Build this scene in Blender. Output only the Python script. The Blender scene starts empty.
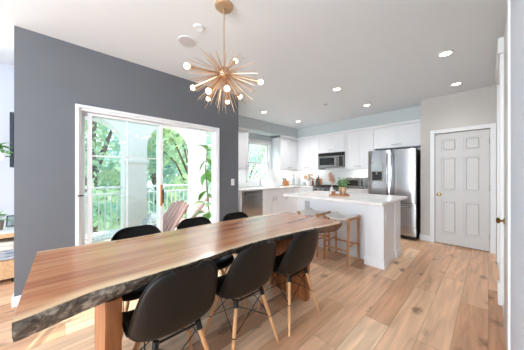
import bpy, bmesh, math, random
from mathutils import Vector, Matrix, noise
PI = math.pi
R = math.radians
random.seed(7)
SC = bpy.context.scene
COL = SC.collection

# ------------------------------------------------------------------ camera, sky, sun, daylight, exposure
cd = bpy.data.cameras.new('camera'); cam = bpy.data.objects.new('camera', cd); COL.objects.link(cam)
cd.sensor_width = 36.0; cd.lens = 36.0 * 211.0 / 524.0; cd.shift_y = -1.0 / 524.0
cd.clip_start = 0.01; cd.clip_end = 200
cam.location = (0, 0, 1.28); cam.rotation_euler = (R(90), 0, R(47))
SC.camera = cam

SKY_STRENGTH = 2.3
SUN_STRENGTH = 4.6
WINDOW_POWER = 190.0
EXPOSURE = 0.41

w = bpy.data.worlds.new('sky'); SC.world = w; w.use_nodes = True
nt = w.node_tree; bg = nt.nodes['Background']
tc = nt.nodes.new('ShaderNodeTexCoord'); sx = nt.nodes.new('ShaderNodeSeparateXYZ')
rp = nt.nodes.new('ShaderNodeValToRGB')
rp.color_ramp.elements[0].position = 0.0; rp.color_ramp.elements[0].color = (0.86, 0.94, 1.0, 1)
rp.color_ramp.elements[1].position = 0.8; rp.color_ramp.elements[1].color = (0.45, 0.68, 1.0, 1)
nt.links.new(tc.outputs['Generated'], sx.inputs[0]); nt.links.new(sx.outputs['Z'], rp.inputs[0])
nt.links.new(rp.outputs[0], bg.inputs[0]); bg.inputs[1].default_value = SKY_STRENGTH

sl = bpy.data.lights.new('sun', 'SUN'); so = bpy.data.objects.new('sun', sl); COL.objects.link(so)
sl.energy = SUN_STRENGTH; sl.angle = R(0.6); sl.color = (1.0, 0.97, 0.92)
_el = R(61.0); _az = Vector((-0.92, 0.39, 0)).normalized()
_to = Vector((_az.x * math.cos(_el), _az.y * math.cos(_el), math.sin(_el)))
so.rotation_euler = (-_to).to_track_quat('-Z', 'Y').to_euler(); so.location = (-6, 3, 9)

def area(name, loc, rot, sx_, sy_, power, color):
    l = bpy.data.lights.new(name, 'AREA'); l.shape = 'RECTANGLE'; l.size = sx_; l.size_y = sy_
    l.energy = power; l.color = color
    o = bpy.data.objects.new(name, l); o.location = loc; o.rotation_euler = rot; COL.objects.link(o)
    return o
# fill lamps at unseen windows: assumed behind the camera, added in the living room
area('daylight_rear_window', (-.85, -3.93, 1.45), (R(-90), 0, R(180)), 1.5, 1.9, WINDOW_POWER, (0.88, 0.95, 1.0))
area('living_fill_lamp', (-5.53, -2.3, 1.55), (0, R(-90), 0), 1.9, 2.2, 50.0, (0.82, 0.92, 1.0))

_k = area('kitchen_fill_lamp', (-5.9, 4.1, 3.3), (0, 0, 0), 1.6, 1.2, 330.0, (0.86, 0.94, 1.0))  # added sky fill above the kitchen window, out of view, brightens the kitchen
_k.rotation_euler = (Vector((-4.3, 4.1, 1.5)) - _k.location).to_track_quat('-Z', 'Y').to_euler()

SC.view_settings.view_transform = 'Standard'; SC.view_settings.look = 'None'
SC.view_settings.gamma = 1.0; SC.view_settings.use_curve_mapping = False
SC.view_settings.exposure = EXPOSURE

# ------------------------------------------------------------------ helpers
def lin(h):
    out = []
    for i in (0, 2, 4):
        c = int(h[i:i + 2], 16) / 255.0
        out.append(c / 12.92 if c <= 0.04045 else ((c + 0.055) / 1.055) ** 2.4)
    return (*out, 1.0)

def mat(name, hexcol, rough=0.5, metal=0.0, spec=0.5, coat=0.0, emit=None, estr=0.0):
    m = bpy.data.materials.new(name); m.use_nodes = True
    p = m.node_tree.nodes['Principled BSDF']
    p.inputs['Base Color'].default_value = lin(hexcol); p.inputs['Roughness'].default_value = rough
    p.inputs['Metallic'].default_value = metal; p.inputs['Specular IOR Level'].default_value = spec
    p.inputs['Coat Weight'].default_value = coat
    if emit: p.inputs['Emission Color'].default_value = lin(emit); p.inputs['Emission Strength'].default_value = estr
    return m

def N(m, kind, **kw):
    n = m.node_tree.nodes.new(kind)
    for k, v in kw.items(): setattr(n, k, v)
    return n

def L(m, a, b): m.node_tree.links.new(a, b)

def vary(m, hex2, scale=(4, 4, 4), detail=4, lo=0.35, hi=0.65, bump=0.0):
    """mix the base colour with a second one through stretched noise"""
    p = m.node_tree.nodes['Principled BSDF']; c1 = tuple(p.inputs['Base Color'].default_value)
    t = N(m, 'ShaderNodeTexCoord'); mp = N(m, 'ShaderNodeMapping'); mp.inputs['Scale'].default_value = scale
    n = N(m, 'ShaderNodeTexNoise'); n.inputs['Scale'].default_value = 1.0; n.inputs['Detail'].default_value = detail
    r = N(m, 'ShaderNodeValToRGB')
    r.color_ramp.elements[0].position = lo; r.color_ramp.elements[0].color = c1
    r.color_ramp.elements[1].position = hi; r.color_ramp.elements[1].color = lin(hex2)
    L(m, t.outputs['Object'], mp.inputs[0]); L(m, mp.outputs[0], n.inputs['Vector']); L(m, n.outputs['Fac'], r.inputs[0])
    L(m, r.outputs[0], p.inputs['Base Color'])
    if bump:
        b = N(m, 'ShaderNodeBump'); b.inputs['Strength'].default_value = bump; b.inputs['Distance'].default_value = 0.01
        L(m, n.outputs['Fac'], b.inputs['Height']); L(m, b.outputs[0], p.inputs['Normal'])
    return m

class B:
    def __init__(s): s.bm = bmesh.new()
    def box(s, x0, x1, y0, y1, z0, z1, bev=0.0, seg=1, M=None):
        v = [s.bm.verts.new((x, y, z)) for x in (x0, x1) for y in (y0, y1) for z in (z0, z1)]
        f = [s.bm.faces.new([v[i] for i in q]) for q in ((0, 1, 3, 2), (4, 6, 7, 5), (0, 4, 5, 1), (2, 3, 7, 6), (0, 2, 6, 4), (1, 5, 7, 3))]
        vs = set(v)
        if bev > 0:
            es = {e for q in f for e in q.edges}
            r = bmesh.ops.bevel(s.bm, geom=list(es), offset=bev, segments=seg, affect='EDGES', profile=0.5)
            vs = {x for x in vs if x.is_valid} | set(r['verts'])
        if M is not None:
            for x in vs: x.co = M @ x.co
        return s
    def cyl(s, p0, p1, r0, r1=None, n=12):
        r1 = r0 if r1 is None else r1
        p0 = Vector(p0); p1 = Vector(p1); d = (p1 - p0).normalized()
        u = d.orthogonal().normalized(); w_ = d.cross(u)
        ra = []; rb = []
        for i in range(n):
            a = 2 * PI * i / n; o = u * math.cos(a) + w_ * math.sin(a)
            ra.append(s.bm.verts.new(p0 + o * r0)); rb.append(s.bm.verts.new(p1 + o * r1))
        for i in range(n):
            j = (i + 1) % n; s.bm.faces.new((ra[i], ra[j], rb[j], rb[i]))
        s.bm.faces.new(ra[::-1]); s.bm.faces.new(rb)
        return s
    def lathe(s, prof, c=(0, 0, 0), n=24, M=None):
        c = Vector(c); rings = []
        for r, z in prof:
            if r < 1e-5: rings.append([s.bm.verts.new(c + Vector((0, 0, z)))])
            else: rings.append([s.bm.verts.new(c + Vector((r * math.cos(2 * PI * i / n), r * math.sin(2 * PI * i / n), z))) for i in range(n)])
        if M is not None:
            for q in rings:
                for v in q: v.co = M @ v.co
        for a, b in zip(rings, rings[1:]):
            for i in range(n):
                j = (i + 1) % n
                if len(a) == 1 and len(b) == 1: continue
                if len(a) == 1: s.bm.faces.new((a[0], b[j], b[i]))
                elif len(b) == 1: s.bm.faces.new((a[i], a[j], b[0]))
                else: s.bm.faces.new((a[i], a[j], b[j], b[i]))
        return s
    def sph(s, c, r, sc=(1, 1, 1), n=16):
        m = n // 2
        prof = [(r * math.sin(PI * k / m), -r * math.cos(PI * k / m)) for k in range(m + 1)]
        prof[0] = (0, -r); prof[-1] = (0, r)
        return s.lathe(prof, (0, 0, 0), n, Matrix.Translation(c) @ Matrix.Diagonal((*sc, 1)))
    def tube(s, pts, r, n=8):
        pts = [Vector(p) for p in pts]; rs = r if isinstance(r, (list, tuple)) else [r] * len(pts)
        rings = []; u = None
        for i, p in enumerate(pts):
            d = (pts[min(i + 1, len(pts) - 1)] - pts[max(i - 1, 0)]).normalized()
            u = d.orthogonal().normalized() if u is None else (u - d * u.dot(d)).normalized()
            w_ = d.cross(u)
            rings.append([s.bm.verts.new(p + (u * math.cos(2 * PI * k / n) + w_ * math.sin(2 * PI * k / n)) * rs[i]) for k in range(n)])
        for a, b in zip(rings, rings[1:]):
            for k in range(n):
                j = (k + 1) % n; s.bm.faces.new((a[k], a[j], b[j], b[k]))
        s.bm.faces.new(rings[0][::-1]); s.bm.faces.new(rings[-1])
        return s
    def prism(s, pts, d):
        """closed outline pts (3-D) swept along vector d"""
        d = Vector(d); a = [s.bm.verts.new(Vector(p)) for p in pts]; b = [s.bm.verts.new(Vector(p) + d) for p in pts]
        n = len(a); s.bm.faces.new(a[::-1]); s.bm.faces.new(b)
        for i in range(n):
            j = (i + 1) % n; s.bm.faces.new((a[i], a[j], b[j], b[i]))
        return s
    def grid(s, rows, close=False):
        vs = [[s.bm.verts.new(p) for p in row] for row in rows]
        for a, b in zip(vs, vs[1:]):
            m = len(a)
            for i in range(m if close else m - 1):
                j = (i + 1) % m; s.bm.faces.new((a[i], a[j], b[j], b[i]))
        return s
    def leaf(s, base, d, up, ln, wd, curl=0.25):
        base = Vector(base); d = Vector(d).normalized(); side = d.cross(Vector(up))
        side = side.normalized() if side.length > 1e-4 else d.orthogonal().normalized()
        nrm = side.cross(d).normalized()
        rows = []
        for t, k in ((0, .12), (.25, .8), (.55, 1), (.82, .62), (1, .06)):
            c = base + d * ln * t - nrm * curl * ln * t * t
            rows.append([c - side * wd * k * .5 + nrm * wd * .12 * k, c, c + side * wd * k * .5 + nrm * wd * .12 * k])
        return s.grid(rows)
    def build(s, name, m, parent=None, smooth=False, M=None):
        bmesh.ops.recalc_face_normals(s.bm, faces=s.bm.faces[:])
        me = bpy.data.meshes.new(name); s.bm.to_mesh(me); s.bm.free()
        if M is not None: me.transform(M)
        if m is not None: me.materials.append(m)
        if smooth:
            for p in me.polygons: p.use_smooth = True
            me.set_sharp_from_angle(angle=R(40))
        o = bpy.data.objects.new(name, me); COL.objects.link(o)
        if parent is not None: o.parent = parent
        return o

def tag(o, label=None, cat=None, group=None, kind=None):
    if label: o['label'] = label
    if cat: o['category'] = cat
    if group: o['group'] = group
    if kind: o['kind'] = kind
    return o

def thing(name, label, cat, loc=(0, 0, 0), rz=0.0, group=None):
    o = bpy.data.objects.new(name, None); COL.objects.link(o); o.empty_display_size = 0.1
    o.location = loc; o.rotation_euler = (0, 0, rz)
    return tag(o, label, cat, group)

def struct(name, b, m, smooth=False, parent=None):
    o = b.build(name, m, parent, smooth)
    if parent is None: o['kind'] = 'structure'
    return o

def copy_tree(o, parent=None):
    c = o.copy(); COL.objects.link(c)
    if parent is not None: c.parent = parent
    for ch in list(o.children): copy_tree(ch, c)
    return c

def dup(root, loc, rz, label):
    c = copy_tree(root); c.location = loc; c.rotation_euler = (0, 0, rz); c['label'] = label
    return c

# ------------------------------------------------------------------ materials
M = {}
M['ceiling'] = mat('ceiling_paint', 'E2E8EC', 0.8)
M['grey_wall'] = vary(mat('dark_grey_paint', '686B70', 0.36, spec=0.5), '6B6E73', (3, 3, 3))
M['wall'] = mat('pale_grey_paint', 'C6C3BF', 0.7)
M['white_wall'] = mat('white_wall_paint', 'D4DAE6', 0.6)
M['soffit'] = mat('pale_blue_grey_paint', 'C8D1D3', 0.7)
M['trim'] = mat('white_trim_paint', 'E8E9EA', 0.4)
M['cabinet'] = mat('white_cabinet_paint', 'F0F2F5', 0.35)
M['door'] = mat('white_door_paint', 'CDCCCB', 0.4)
M['stucco'] = vary(mat('white_stucco', 'F7F4EF', 0.9), 'F0ECE6', (20, 20, 20), bump=0.15)
M['black'] = mat('black_plastic', '151311', 0.38)
M['shell'] = mat('black_moulded_plastic', '0E0B09', 0.42, spec=0.35)
M['wire'] = mat('black_steel_wire', '0E0E0F', 0.4, 0.3)
M['chrome'] = mat('chrome', 'D5D5D6', 0.12, 1.0)
M['nickel'] = mat('brushed_nickel', '9A968F', 0.3, 1.0)
M['brass'] = mat('antique_brass', 'DBBB9C', 0.35, 1.0)
M['dark_brass'] = mat('aged_brass_knob', '8E7040', 0.3, 1.0)
M['leather'] = mat('white_leather', 'F8F6F2', 0.55)
M['darkglass'] = mat('dark_glass', '0B1013', 0.08, 0.0, 0.6)
M['terracotta'] = mat('brown_glazed_pot', '7B6A56', 0.5)
M['cream'] = vary(mat('cream_fabric', 'DDD6C8', 0.9), 'CBC3B4', (18, 18, 18))
M['blue_cloth'] = vary(mat('grey_blue_fabric', '8F97A5', 0.9), 'D5D3CE', (10, 10, 24))
M['paper'] = mat('white_ceramic', 'E9E8E5', 0.3)
M['amber'] = mat('amber_glass', '9C5A32', 0.1, 0.0, 0.5, 0.3)
M['soil'] = mat('potting_soil', '3B2C22', 0.95)
M['bottle'] = mat('dark_bottle_glass', '20302A', 0.1)
M['brown_bottle'] = mat('brown_bottle_glass', '5A3722', 0.12)
M['bluegrey'] = mat('blue_grey_glass', 'A9B4B8', 0.15)
M['leafm'] = vary(mat('houseplant_leaf', '4E8F38', 0.45), '7DB84E', (14, 14, 14))
M['leafdeep'] = vary(mat('fiddle_leaf', '5C9440', 0.4), '8DBB55', (8, 8, 8))
M['stem'] = mat('brown_stem', '8A6A50', 0.8)
M['pampas'] = vary(mat('blush_pampas', 'F2D2BE', 0.95), 'E6BFA8', (20, 20, 20))
M['dried'] = vary(mat('tan_dried_flower', 'BC9468', 0.95), 'A67E55', (30, 30, 30))
M['bulb'] = mat('warm_glowing_bulb', 'FFF3DC', 0.3, emit='FFE2B4', estr=7.0)
M['lens'] = mat('warm_light_lens', 'FFF5E6', 0.4, emit='FFE9CF', estr=9.0)
M['speaker'] = vary(mat('grey_speaker_cloth', 'CFCFD1', 0.8), 'C2C2C4', (200, 200, 200))
M['rail'] = mat('white_painted_metal', 'EEEEEE', 0.4)
M['quartz'] = vary(mat('white_quartz', 'EFECE9', 0.18, spec=0.5), 'E2DEDB', (5, 5, 5), 8)
M['screen'] = mat('dark_tv_glass', '2B3440', 0.2)

def wood(name, c1, c2, scale, rough=0.45):
    return vary(mat(name, c1, rough), c2, scale, 5, 0.35, 0.68)
M['dowel'] = wood('pale_beech', 'D9A878', 'C48E5E', (30, 30, 4))
M['stoolwood'] = wood('warm_teak', 'D09C70', 'B98257', (30, 30, 5))
M['blockwood'] = wood('orange_beech', 'C98B52', 'B57540', (10, 10, 40))
M['cedar'] = wood('red_cedar', 'C09A8C', 'A07A6C', (40, 40, 6), 0.6)
M['consolewood'] = wood('light_oak', 'C9A47C', 'B48B60', (4, 40, 40))
M['legwood'] = wood('red_brown_slab_wood', 'B4713F', '70401F', (22, 22, 1.6), 0.4)
M['paleleg'] = wood('pale_slab_wood', 'D2A478', 'B9824F', (22, 22, 1.6), 0.4)
M['deck'] = wood('tan_deck', 'DAC6B8', 'CBB3A3', (3, 18, 3), 0.7)
M['trunk'] = vary(mat('tree_bark', '7A6A58', 0.95), '544638', (12, 12, 3), bump=0.5)

# brushed stainless steel
m = M['steel'] = mat('brushed_stainless', 'ABABAD', 0.27, 1.0)
p = m.node_tree.nodes['Principled BSDF']
t = N(m, 'ShaderNodeTexCoord'); mp = N(m, 'ShaderNodeMapping'); mp.inputs['Scale'].default_value = (140, 140, 1.5)
n = N(m, 'ShaderNodeTexNoise'); n.inputs['Scale'].default_value = 1; n.inputs['Detail'].default_value = 3
mr = N(m, 'ShaderNodeMapRange'); mr.inputs[3].default_value = 0.17; mr.inputs[4].default_value = 0.25
L(m, t.outputs['Object'], mp.inputs[0]); L(m, mp.outputs[0], n.inputs['Vector']); L(m, n.outputs['Fac'], mr.inputs[0]); L(m, mr.outputs[0], p.inputs['Roughness'])

# clear window glass: lets daylight straight through, reflects by angle
m = M['glass'] = bpy.data.materials.new('window_glass'); m.use_nodes = True; q = m.node_tree
for n_ in list(q.nodes):
    if n_.type != 'OUTPUT_MATERIAL': q.nodes.remove(n_)
tr = N(m, 'ShaderNodeBsdfTransparent'); tr.inputs[0].default_value = (0.95, 0.98, 0.97, 1)
gl = N(m, 'ShaderNodeBsdfGlossy'); gl.inputs['Roughness'].default_value = 0.0
lw = N(m, 'ShaderNodeLayerWeight'); lw.inputs[0].default_value = .5; pw = N(m, 'ShaderNodeMath', operation='POWER'); pw.inputs[1].default_value = 5
fr = N(m, 'ShaderNodeMath', operation='MULTIPLY_ADD'); fr.inputs[1].default_value = .95; fr.inputs[2].default_value = .045
L(m, lw.outputs['Facing'], pw.inputs[0]); L(m, pw.outputs[0], fr.inputs[0]); mx = N(m, 'ShaderNodeMixShader')
L(m, fr.outputs[0], mx.inputs[0]); L(m, tr.outputs[0], mx.inputs[1]); L(m, gl.outputs[0], mx.inputs[2])
L(m, mx.outputs[0], q.nodes['Material Output'].inputs[0])

# tree leaves, part translucent
def leafmat(name, c1, c2):
    m = bpy.data.materials.new(name); m.use_nodes = True; q = m.node_tree
    q.nodes.remove(q.nodes['Principled BSDF'])
    t = N(m, 'ShaderNodeTexCoord'); n = N(m, 'ShaderNodeTexNoise'); n.inputs['Scale'].default_value = 1.3; n.inputs['Detail'].default_value = 6
    r = N(m, 'ShaderNodeValToRGB'); r.color_ramp.elements[0].position = .38; r.color_ramp.elements[1].position = .62
    r.color_ramp.elements[0].color = lin(c1); r.color_ramp.elements[1].color = lin(c2)
    d = N(m, 'ShaderNodeBsdfDiffuse'); tl = N(m, 'ShaderNodeBsdfTranslucent'); x = N(m, 'ShaderNodeMixShader'); x.inputs[0].default_value = .45
    L(m, t.outputs['Object'], n.inputs['Vector']); L(m, n.outputs['Fac'], r.inputs[0])
    L(m, r.outputs[0], d.inputs[0]); L(m, r.outputs[0], tl.inputs[0]); L(m, d.outputs[0], x.inputs[1]); L(m, tl.outputs[0], x.inputs[2])
    L(m, x.outputs[0], q.nodes['Material Output'].inputs[0])
    return m
M['tree1'] = leafmat('bright_tree_leaf', 'A8CCBC', 'DAE6B2')  # both leaf colours paled to stand in for outdoor haze and overexposure
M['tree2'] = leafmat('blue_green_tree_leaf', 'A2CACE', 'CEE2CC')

# wide oak floor planks running down the room
m = M['floor'] = mat('oak_plank_floor', 'C9A684', 0.36, spec=0.4)
p = m.node_tree.nodes['Principled BSDF']
t = N(m, 'ShaderNodeTexCoord'); rot = N(m, 'ShaderNodeMapping'); rot.inputs['Rotation'].default_value = (0, 0, R(90))
bk = N(m, 'ShaderNodeTexBrick'); bk.offset = 0.37; bk.offset_frequency = 2
bk.inputs['Scale'].default_value = 1; bk.inputs['Brick Width'].default_value = 1.45; bk.inputs['Row Height'].default_value = 0.19
bk.inputs['Mortar Size'].default_value = 0.0013; bk.inputs['Mortar Smooth'].default_value = 0.3; bk.inputs['Bias'].default_value = 0
bk.inputs['Color1'].default_value = (0, 0, 0, 1); bk.inputs['Color2'].default_value = (1, 1, 1, 1); bk.inputs['Mortar'].default_value = (.5, .5, .5, 1)
L(m, t.outputs['Object'], rot.inputs[0]); L(m, rot.outputs[0], bk.inputs['Vector'])
tone = N(m, 'ShaderNodeValToRGB'); e = tone.color_ramp.elements
e[0].position = 0; e[0].color = lin('BC8A66'); e[1].position = 1; e[1].color = lin('F2D0AC')
for pos, h in ((0.3, 'D8AA86'), (0.55, 'E8C09C'), (0.8, 'D6A684')):
    k = tone.color_ramp.elements.new(pos); k.color = lin(h)
L(m, bk.outputs['Color'], tone.inputs[0])
off = N(m, 'ShaderNodeVectorMath', operation='MULTIPLY_ADD'); off.inputs[1].default_value = (7.3, 3.1, 5.7)
L(m, bk.outputs['Color'], off.inputs[0]); L(m, t.outputs['Object'], off.inputs[2])
mp = N(m, 'ShaderNodeMapping'); mp.inputs['Scale'].default_value = (16, 1.3, 1)
L(m, off.outputs[0], mp.inputs[0])
gr = N(m, 'ShaderNodeTexNoise'); gr.inputs['Scale'].default_value = 1.0; gr.inputs['Detail'].default_value = 7; gr.inputs['Distortion'].default_value = 0.9
L(m, mp.outputs[0], gr.inputs['Vector'])
gm = N(m, 'ShaderNodeMapRange'); gm.inputs[1].default_value = 0.3; gm.inputs[2].default_value = 0.7; gm.inputs[3].default_value = 0.78; gm.inputs[4].default_value = 1.20
L(m, gr.outputs['Fac'], gm.inputs[0])
mul = N(m, 'ShaderNodeMixRGB', blend_type='MULTIPLY'); mul.inputs[0].default_value = 1
L(m, tone.outputs[0], mul.inputs[1]); L(m, gm.outputs[0], mul.inputs[2])
# knots
kmp = N(m, 'ShaderNodeMapping'); kmp.inputs['Scale'].default_value = (4.6, 2.7, 1); L(m, off.outputs[0], kmp.inputs[0])
kn = N(m, 'ShaderNodeTexNoise'); kn.inputs['Scale'].default_value = 9; kn.inputs['Detail'].default_value = 2
kv = N(m, 'ShaderNodeTexVoronoi'); kv.inputs['Scale'].default_value = 1.0
dis = N(m, 'ShaderNodeVectorMath', operation='MULTIPLY_ADD'); dis.inputs[1].default_value = (.34, .34, 0)
L(m, kn.outputs['Color'], dis.inputs[0]); L(m, kmp.outputs[0], dis.inputs[2]); L(m, kmp.outputs[0], kn.inputs['Vector']); L(m, dis.outputs[0], kv.inputs['Vector'])
km = N(m, 'ShaderNodeMapRange'); km.inputs[1].default_value = 0.05; km.inputs[2].default_value = 0.25; km.inputs[3].default_value = 0.95; km.inputs[4].default_value = 0.0
L(m, kv.outputs['Distance'], km.inputs[0])
kmix = N(m, 'ShaderNodeMixRGB'); kmix.inputs[2].default_value = lin('6E4A34')
L(m, km.outputs[0], kmix.inputs[0]); L(m, mul.outputs[0], kmix.inputs[1])
seam = N(m, 'ShaderNodeMixRGB'); seam.inputs[2].default_value = lin('8A6648')
L(m, bk.outputs['Fac'], seam.inputs[0]); L(m, kmix.outputs[0], seam.inputs[1]); L(m, seam.outputs[0], p.inputs['Base Color'])
bp = N(m, 'ShaderNodeBump'); bp.inputs['Strength'].default_value = 0.12; bp.inputs['Distance'].default_value = 0.004
L(m, gr.outputs['Fac'], bp.inputs['Height']); L(m, bp.outputs[0], p.inputs['Normal'])

# table slab: long grain, pale sapwood by the live edges (attribute 'sap')
m = M['slab'] = mat('oiled_slab_wood', 'C58555', 0.26, spec=0.5, coat=0.45)
m.node_tree.nodes['Principled BSDF'].inputs['Coat Roughness'].default_value = 0.22
p = m.node_tree.nodes['Principled BSDF']
t = N(m, 'ShaderNodeTexCoord'); mp = N(m, 'ShaderNodeMapping'); mp.inputs['Scale'].default_value = (11, 0.9, 4)
n1 = N(m, 'ShaderNodeTexNoise'); n1.inputs['Scale'].default_value = 1; n1.inputs['Detail'].default_value = 7; n1.inputs['Distortion'].default_value = 0.6
L(m, t.outputs['Object'], mp.inputs[0]); L(m, mp.outputs[0], n1.inputs['Vector'])
r1 = N(m, 'ShaderNodeValToRGB'); e = r1.color_ramp.elements
e[0].position = .28; e[0].color = lin('8A4A2A'); e[1].position = .75; e[1].color = lin('D39A6E')
k = r1.color_ramp.elements.new(.45); k.color = lin('B27046'); k = r1.color_ramp.elements.new(.58); k.color = lin('C3875A')
L(m, n1.outputs['Fac'], r1.inputs[0])
mp2 = N(m, 'ShaderNodeMapping'); mp2.inputs['Scale'].default_value = (55, 1.6, 10)
n2 = N(m, 'ShaderNodeTexNoise'); n2.inputs['Scale'].default_value = 1; n2.inputs['Detail'].default_value = 4
L(m, t.outputs['Object'], mp2.inputs[0]); L(m, mp2.outputs[0], n2.inputs['Vector'])
g2 = N(m, 'ShaderNodeMapRange'); g2.inputs[1].default_value = .3; g2.inputs[2].default_value = .7; g2.inputs[3].default_value = .86; g2.inputs[4].default_value = 1.08
L(m, n2.outputs['Fac'], g2.inputs[0])
mu = N(m, 'ShaderNodeMixRGB', blend_type='MULTIPLY'); mu.inputs[0].default_value = 1
L(m, r1.outputs[0], mu.inputs[1]); L(m, g2.outputs[0], mu.inputs[2])
at = N(m, 'ShaderNodeAttribute'); at.attribute_name = 'sap'
sm = N(m, 'ShaderNodeMixRGB'); sm.inputs[2].default_value = lin('E6C49A')
L(m, at.outputs['Fac'], sm.inputs[0]); L(m, mu.outputs[0], sm.inputs[1]); L(m, sm.outputs[0], p.inputs['Base Color'])

m = M['bark'] = mat('grey_brown_bark', '5A4F48', 0.8)
p = m.node_tree.nodes['Principled BSDF']
t = N(m, 'ShaderNodeTexCoord'); n1 = N(m, 'ShaderNodeTexNoise'); n1.inputs['Scale'].default_value = 26; n1.inputs['Detail'].default_value = 9; n1.inputs['Roughness'].default_value = .65; n1.inputs['Distortion'].default_value = .5
r1 = N(m, 'ShaderNodeValToRGB'); e = r1.color_ramp.elements
e[0].position = .36; e[0].color = lin('453E37'); e[1].position = .66; e[1].color = lin('C2B8A6')
k = r1.color_ramp.elements.new(.5); k.color = lin('736A5E')
L(m, t.outputs['Object'], n1.inputs['Vector']); L(m, n1.outputs['Fac'], r1.inputs[0])
sp_ = N(m, 'ShaderNodeSeparateXYZ'); yr = N(m, 'ShaderNodeMapRange'); yr.inputs[1].default_value = .6; yr.inputs[2].default_value = 1.0; yr.inputs[4].default_value = .75
bm_ = N(m, 'ShaderNodeMixRGB'); bm_.inputs[2].default_value = lin('7A5232')
L(m, t.outputs['Object'], sp_.inputs[0]); L(m, sp_.outputs['Y'], yr.inputs[0]); L(m, yr.outputs[0], bm_.inputs[0]); L(m, r1.outputs[0], bm_.inputs[1]); L(m, bm_.outputs[0], p.inputs['Base Color'])
bp = N(m, 'ShaderNodeBump'); bp.inputs['Strength'].default_value = .8; bp.inputs['Distance'].default_value = .012
L(m, n1.outputs['Fac'], bp.inputs['Height']); L(m, bp.outputs[0], p.inputs['Normal'])

# white backsplash tile
m = M['tile'] = mat('white_glazed_tile', 'E3E6E6', 0.2)
p = m.node_tree.nodes['Principled BSDF']; t = N(m, 'ShaderNodeTexCoord')
cmb = N(m, 'ShaderNodeSeparateXYZ'); cx = N(m, 'ShaderNodeMath', operation='ADD'); cv = N(m, 'ShaderNodeCombineXYZ')
L(m, t.outputs['Object'], cmb.inputs[0]); L(m, cmb.outputs['X'], cx.inputs[0]); L(m, cmb.outputs['Y'], cx.inputs[1]); L(m, cx.outputs[0], cv.inputs['X']); L(m, cmb.outputs['Z'], cv.inputs['Y'])
bk = N(m, 'ShaderNodeTexBrick'); bk.inputs['Scale'].default_value = 1; bk.inputs['Brick Width'].default_value = .2; bk.inputs['Row Height'].default_value = .075; bk.inputs['Mortar Size'].default_value = .0015
bk.inputs['Color1'].default_value = lin('F0F2F2'); bk.inputs['Color2'].default_value = lin('EBEEEF'); bk.inputs['Mortar'].default_value = lin('CDD1D2')
L(m, cv.outputs[0], bk.inputs['Vector']); L(m, bk.outputs['Color'], p.inputs['Base Color'])

# ------------------------------------------------------------------ room shell
CH = 2.71
struct('floor', B().box(-5.75, 0.3, -4.15, -0.36, -0.12, 0).box(-3.3, 0.3, -0.36, 2.31, -0.12, 0).box(-4.65, 0.3, 2.31, 5.87, -0.12, 0), M['floor'])
struct('ceiling', B().box(-3.11, 0.3, -4.15, -0.36, CH, CH + 0.6).box(-3.3, 0.3, -0.36, 2.31, CH, CH + 0.6).box(-4.65, 0.3, 2.31, 5.87, CH, CH + 0.6)
       .box(-5.75, -3.11, -4.15, -0.36, 3.16, 3.31), M['ceiling'])
# grey wall with the patio door opening
DY0, DY1, DZ = 0.10, 1.886, 2.035
struct('wall_left', B().box(-3.3, -3.11, -0.36, DY0, 0, CH).box(-3.3, -3.11, DY1, 2.31, 0, CH).box(-3.3, -3.11, DY0, DY1, DZ, CH), M['grey_wall'])
struct('wall_left_outside', B().box(-3.325, -3.301, -0.355, DY0, -.03, 3.3).box(-3.325, -3.301, DY1, 2.19, -.03, 3.3).box(-3.325, -3.301, DY0, DY1, DZ, 3.3), M['stucco'])  # unseen outer skin, added to bounce light onto the arcade
struct('wall_balcony_side', B().box(-3.88, -3.3, 2.2, 2.31, 0, CH).box(-3.88, -3.8, 2.31, 2.82, 0, CH).box(-4.65, -3.88, 2.70, 2.82, 0, CH), M['stucco'])
WY0, WY1, WZ0, WZ1 = 3.68, 4.53, 1.10, 2.20
struct('wall_kitchen_left', B().box(-4.65, -4.5, 2.82, WY0, 0, CH).box(-4.65, -4.5, WY1, 5.87, 0, CH).box(-4.65, -4.5, WY0, WY1, 0, WZ0).box(-4.65, -4.5, WY0, WY1, WZ1, CH), M['soffit'])
struct('wall_back', B().box(-4.5, -0.90, 5.75, 5.87, 0, CH), M['soffit'])
PX0, PX1, PZ = -0.684, 0.02, 2.03
struct('wall_pantry', B().box(-0.90, PX0, 5.06, 5.18, 0, CH).box(PX1, 0.12, 5.06, 5.18, 0, CH).box(PX0, PX1, 5.06, 5.18, PZ, CH).box(-0.90, -0.80, 5.18, 5.75, 0, CH)
       .box(-0.8, 0.12, 5.6, 5.75, 0, CH), M['wall'])
struct('wall_right', B().box(0.106, 0.3, 1.7, 5.87, 0, CH), M['wall'])
struct('wall_right_near', B().box(0.078, 0.3, -4.15, 1.69, 0, CH), M['white_wall'])
struct('trim_right_corner', B().box(0.070, 0.106, 1.69, 1.80, 0, CH, .004).box(0.084, 0.106, 1.80, 1.93, 0, CH), M['trim'])
# rear wall with two window openings, living room walls
bw = B().box(-5.75, -1.6, -4.15, -4.0, 0, 3.16).box(-.1, .3, -4.15, -4.0, 0, 3.16).box(-1.6, -.1, -4.15, -4.0, 0, .45).box(-1.6, -.1, -4.15, -4.0, 2.45, 3.16)
struct('wall_rear', bw, mat('blue_grey_paint', 'A3ABB3', .7))
struct('wall_living_left', B().box(-5.75, -5.6, -4.0, -3.4, 0, 3.16).box(-5.75, -5.6, -1.2, -.38, 0, 3.16).box(-5.75, -5.6, -3.4, -1.2, 0, .5).box(-5.75, -5.6, -3.4, -1.2, 2.6, 3.16), M['white_wall'])  # unseen window opening added to go with the living room fill lamp
struct('wall_living_back', B().box(-4.32, -3.3, -0.378, -0.36, 0, 3.16).box(-5.6, -4.32, -0.5, -0.38, 0, 3.16), M['white_wall'])
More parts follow.
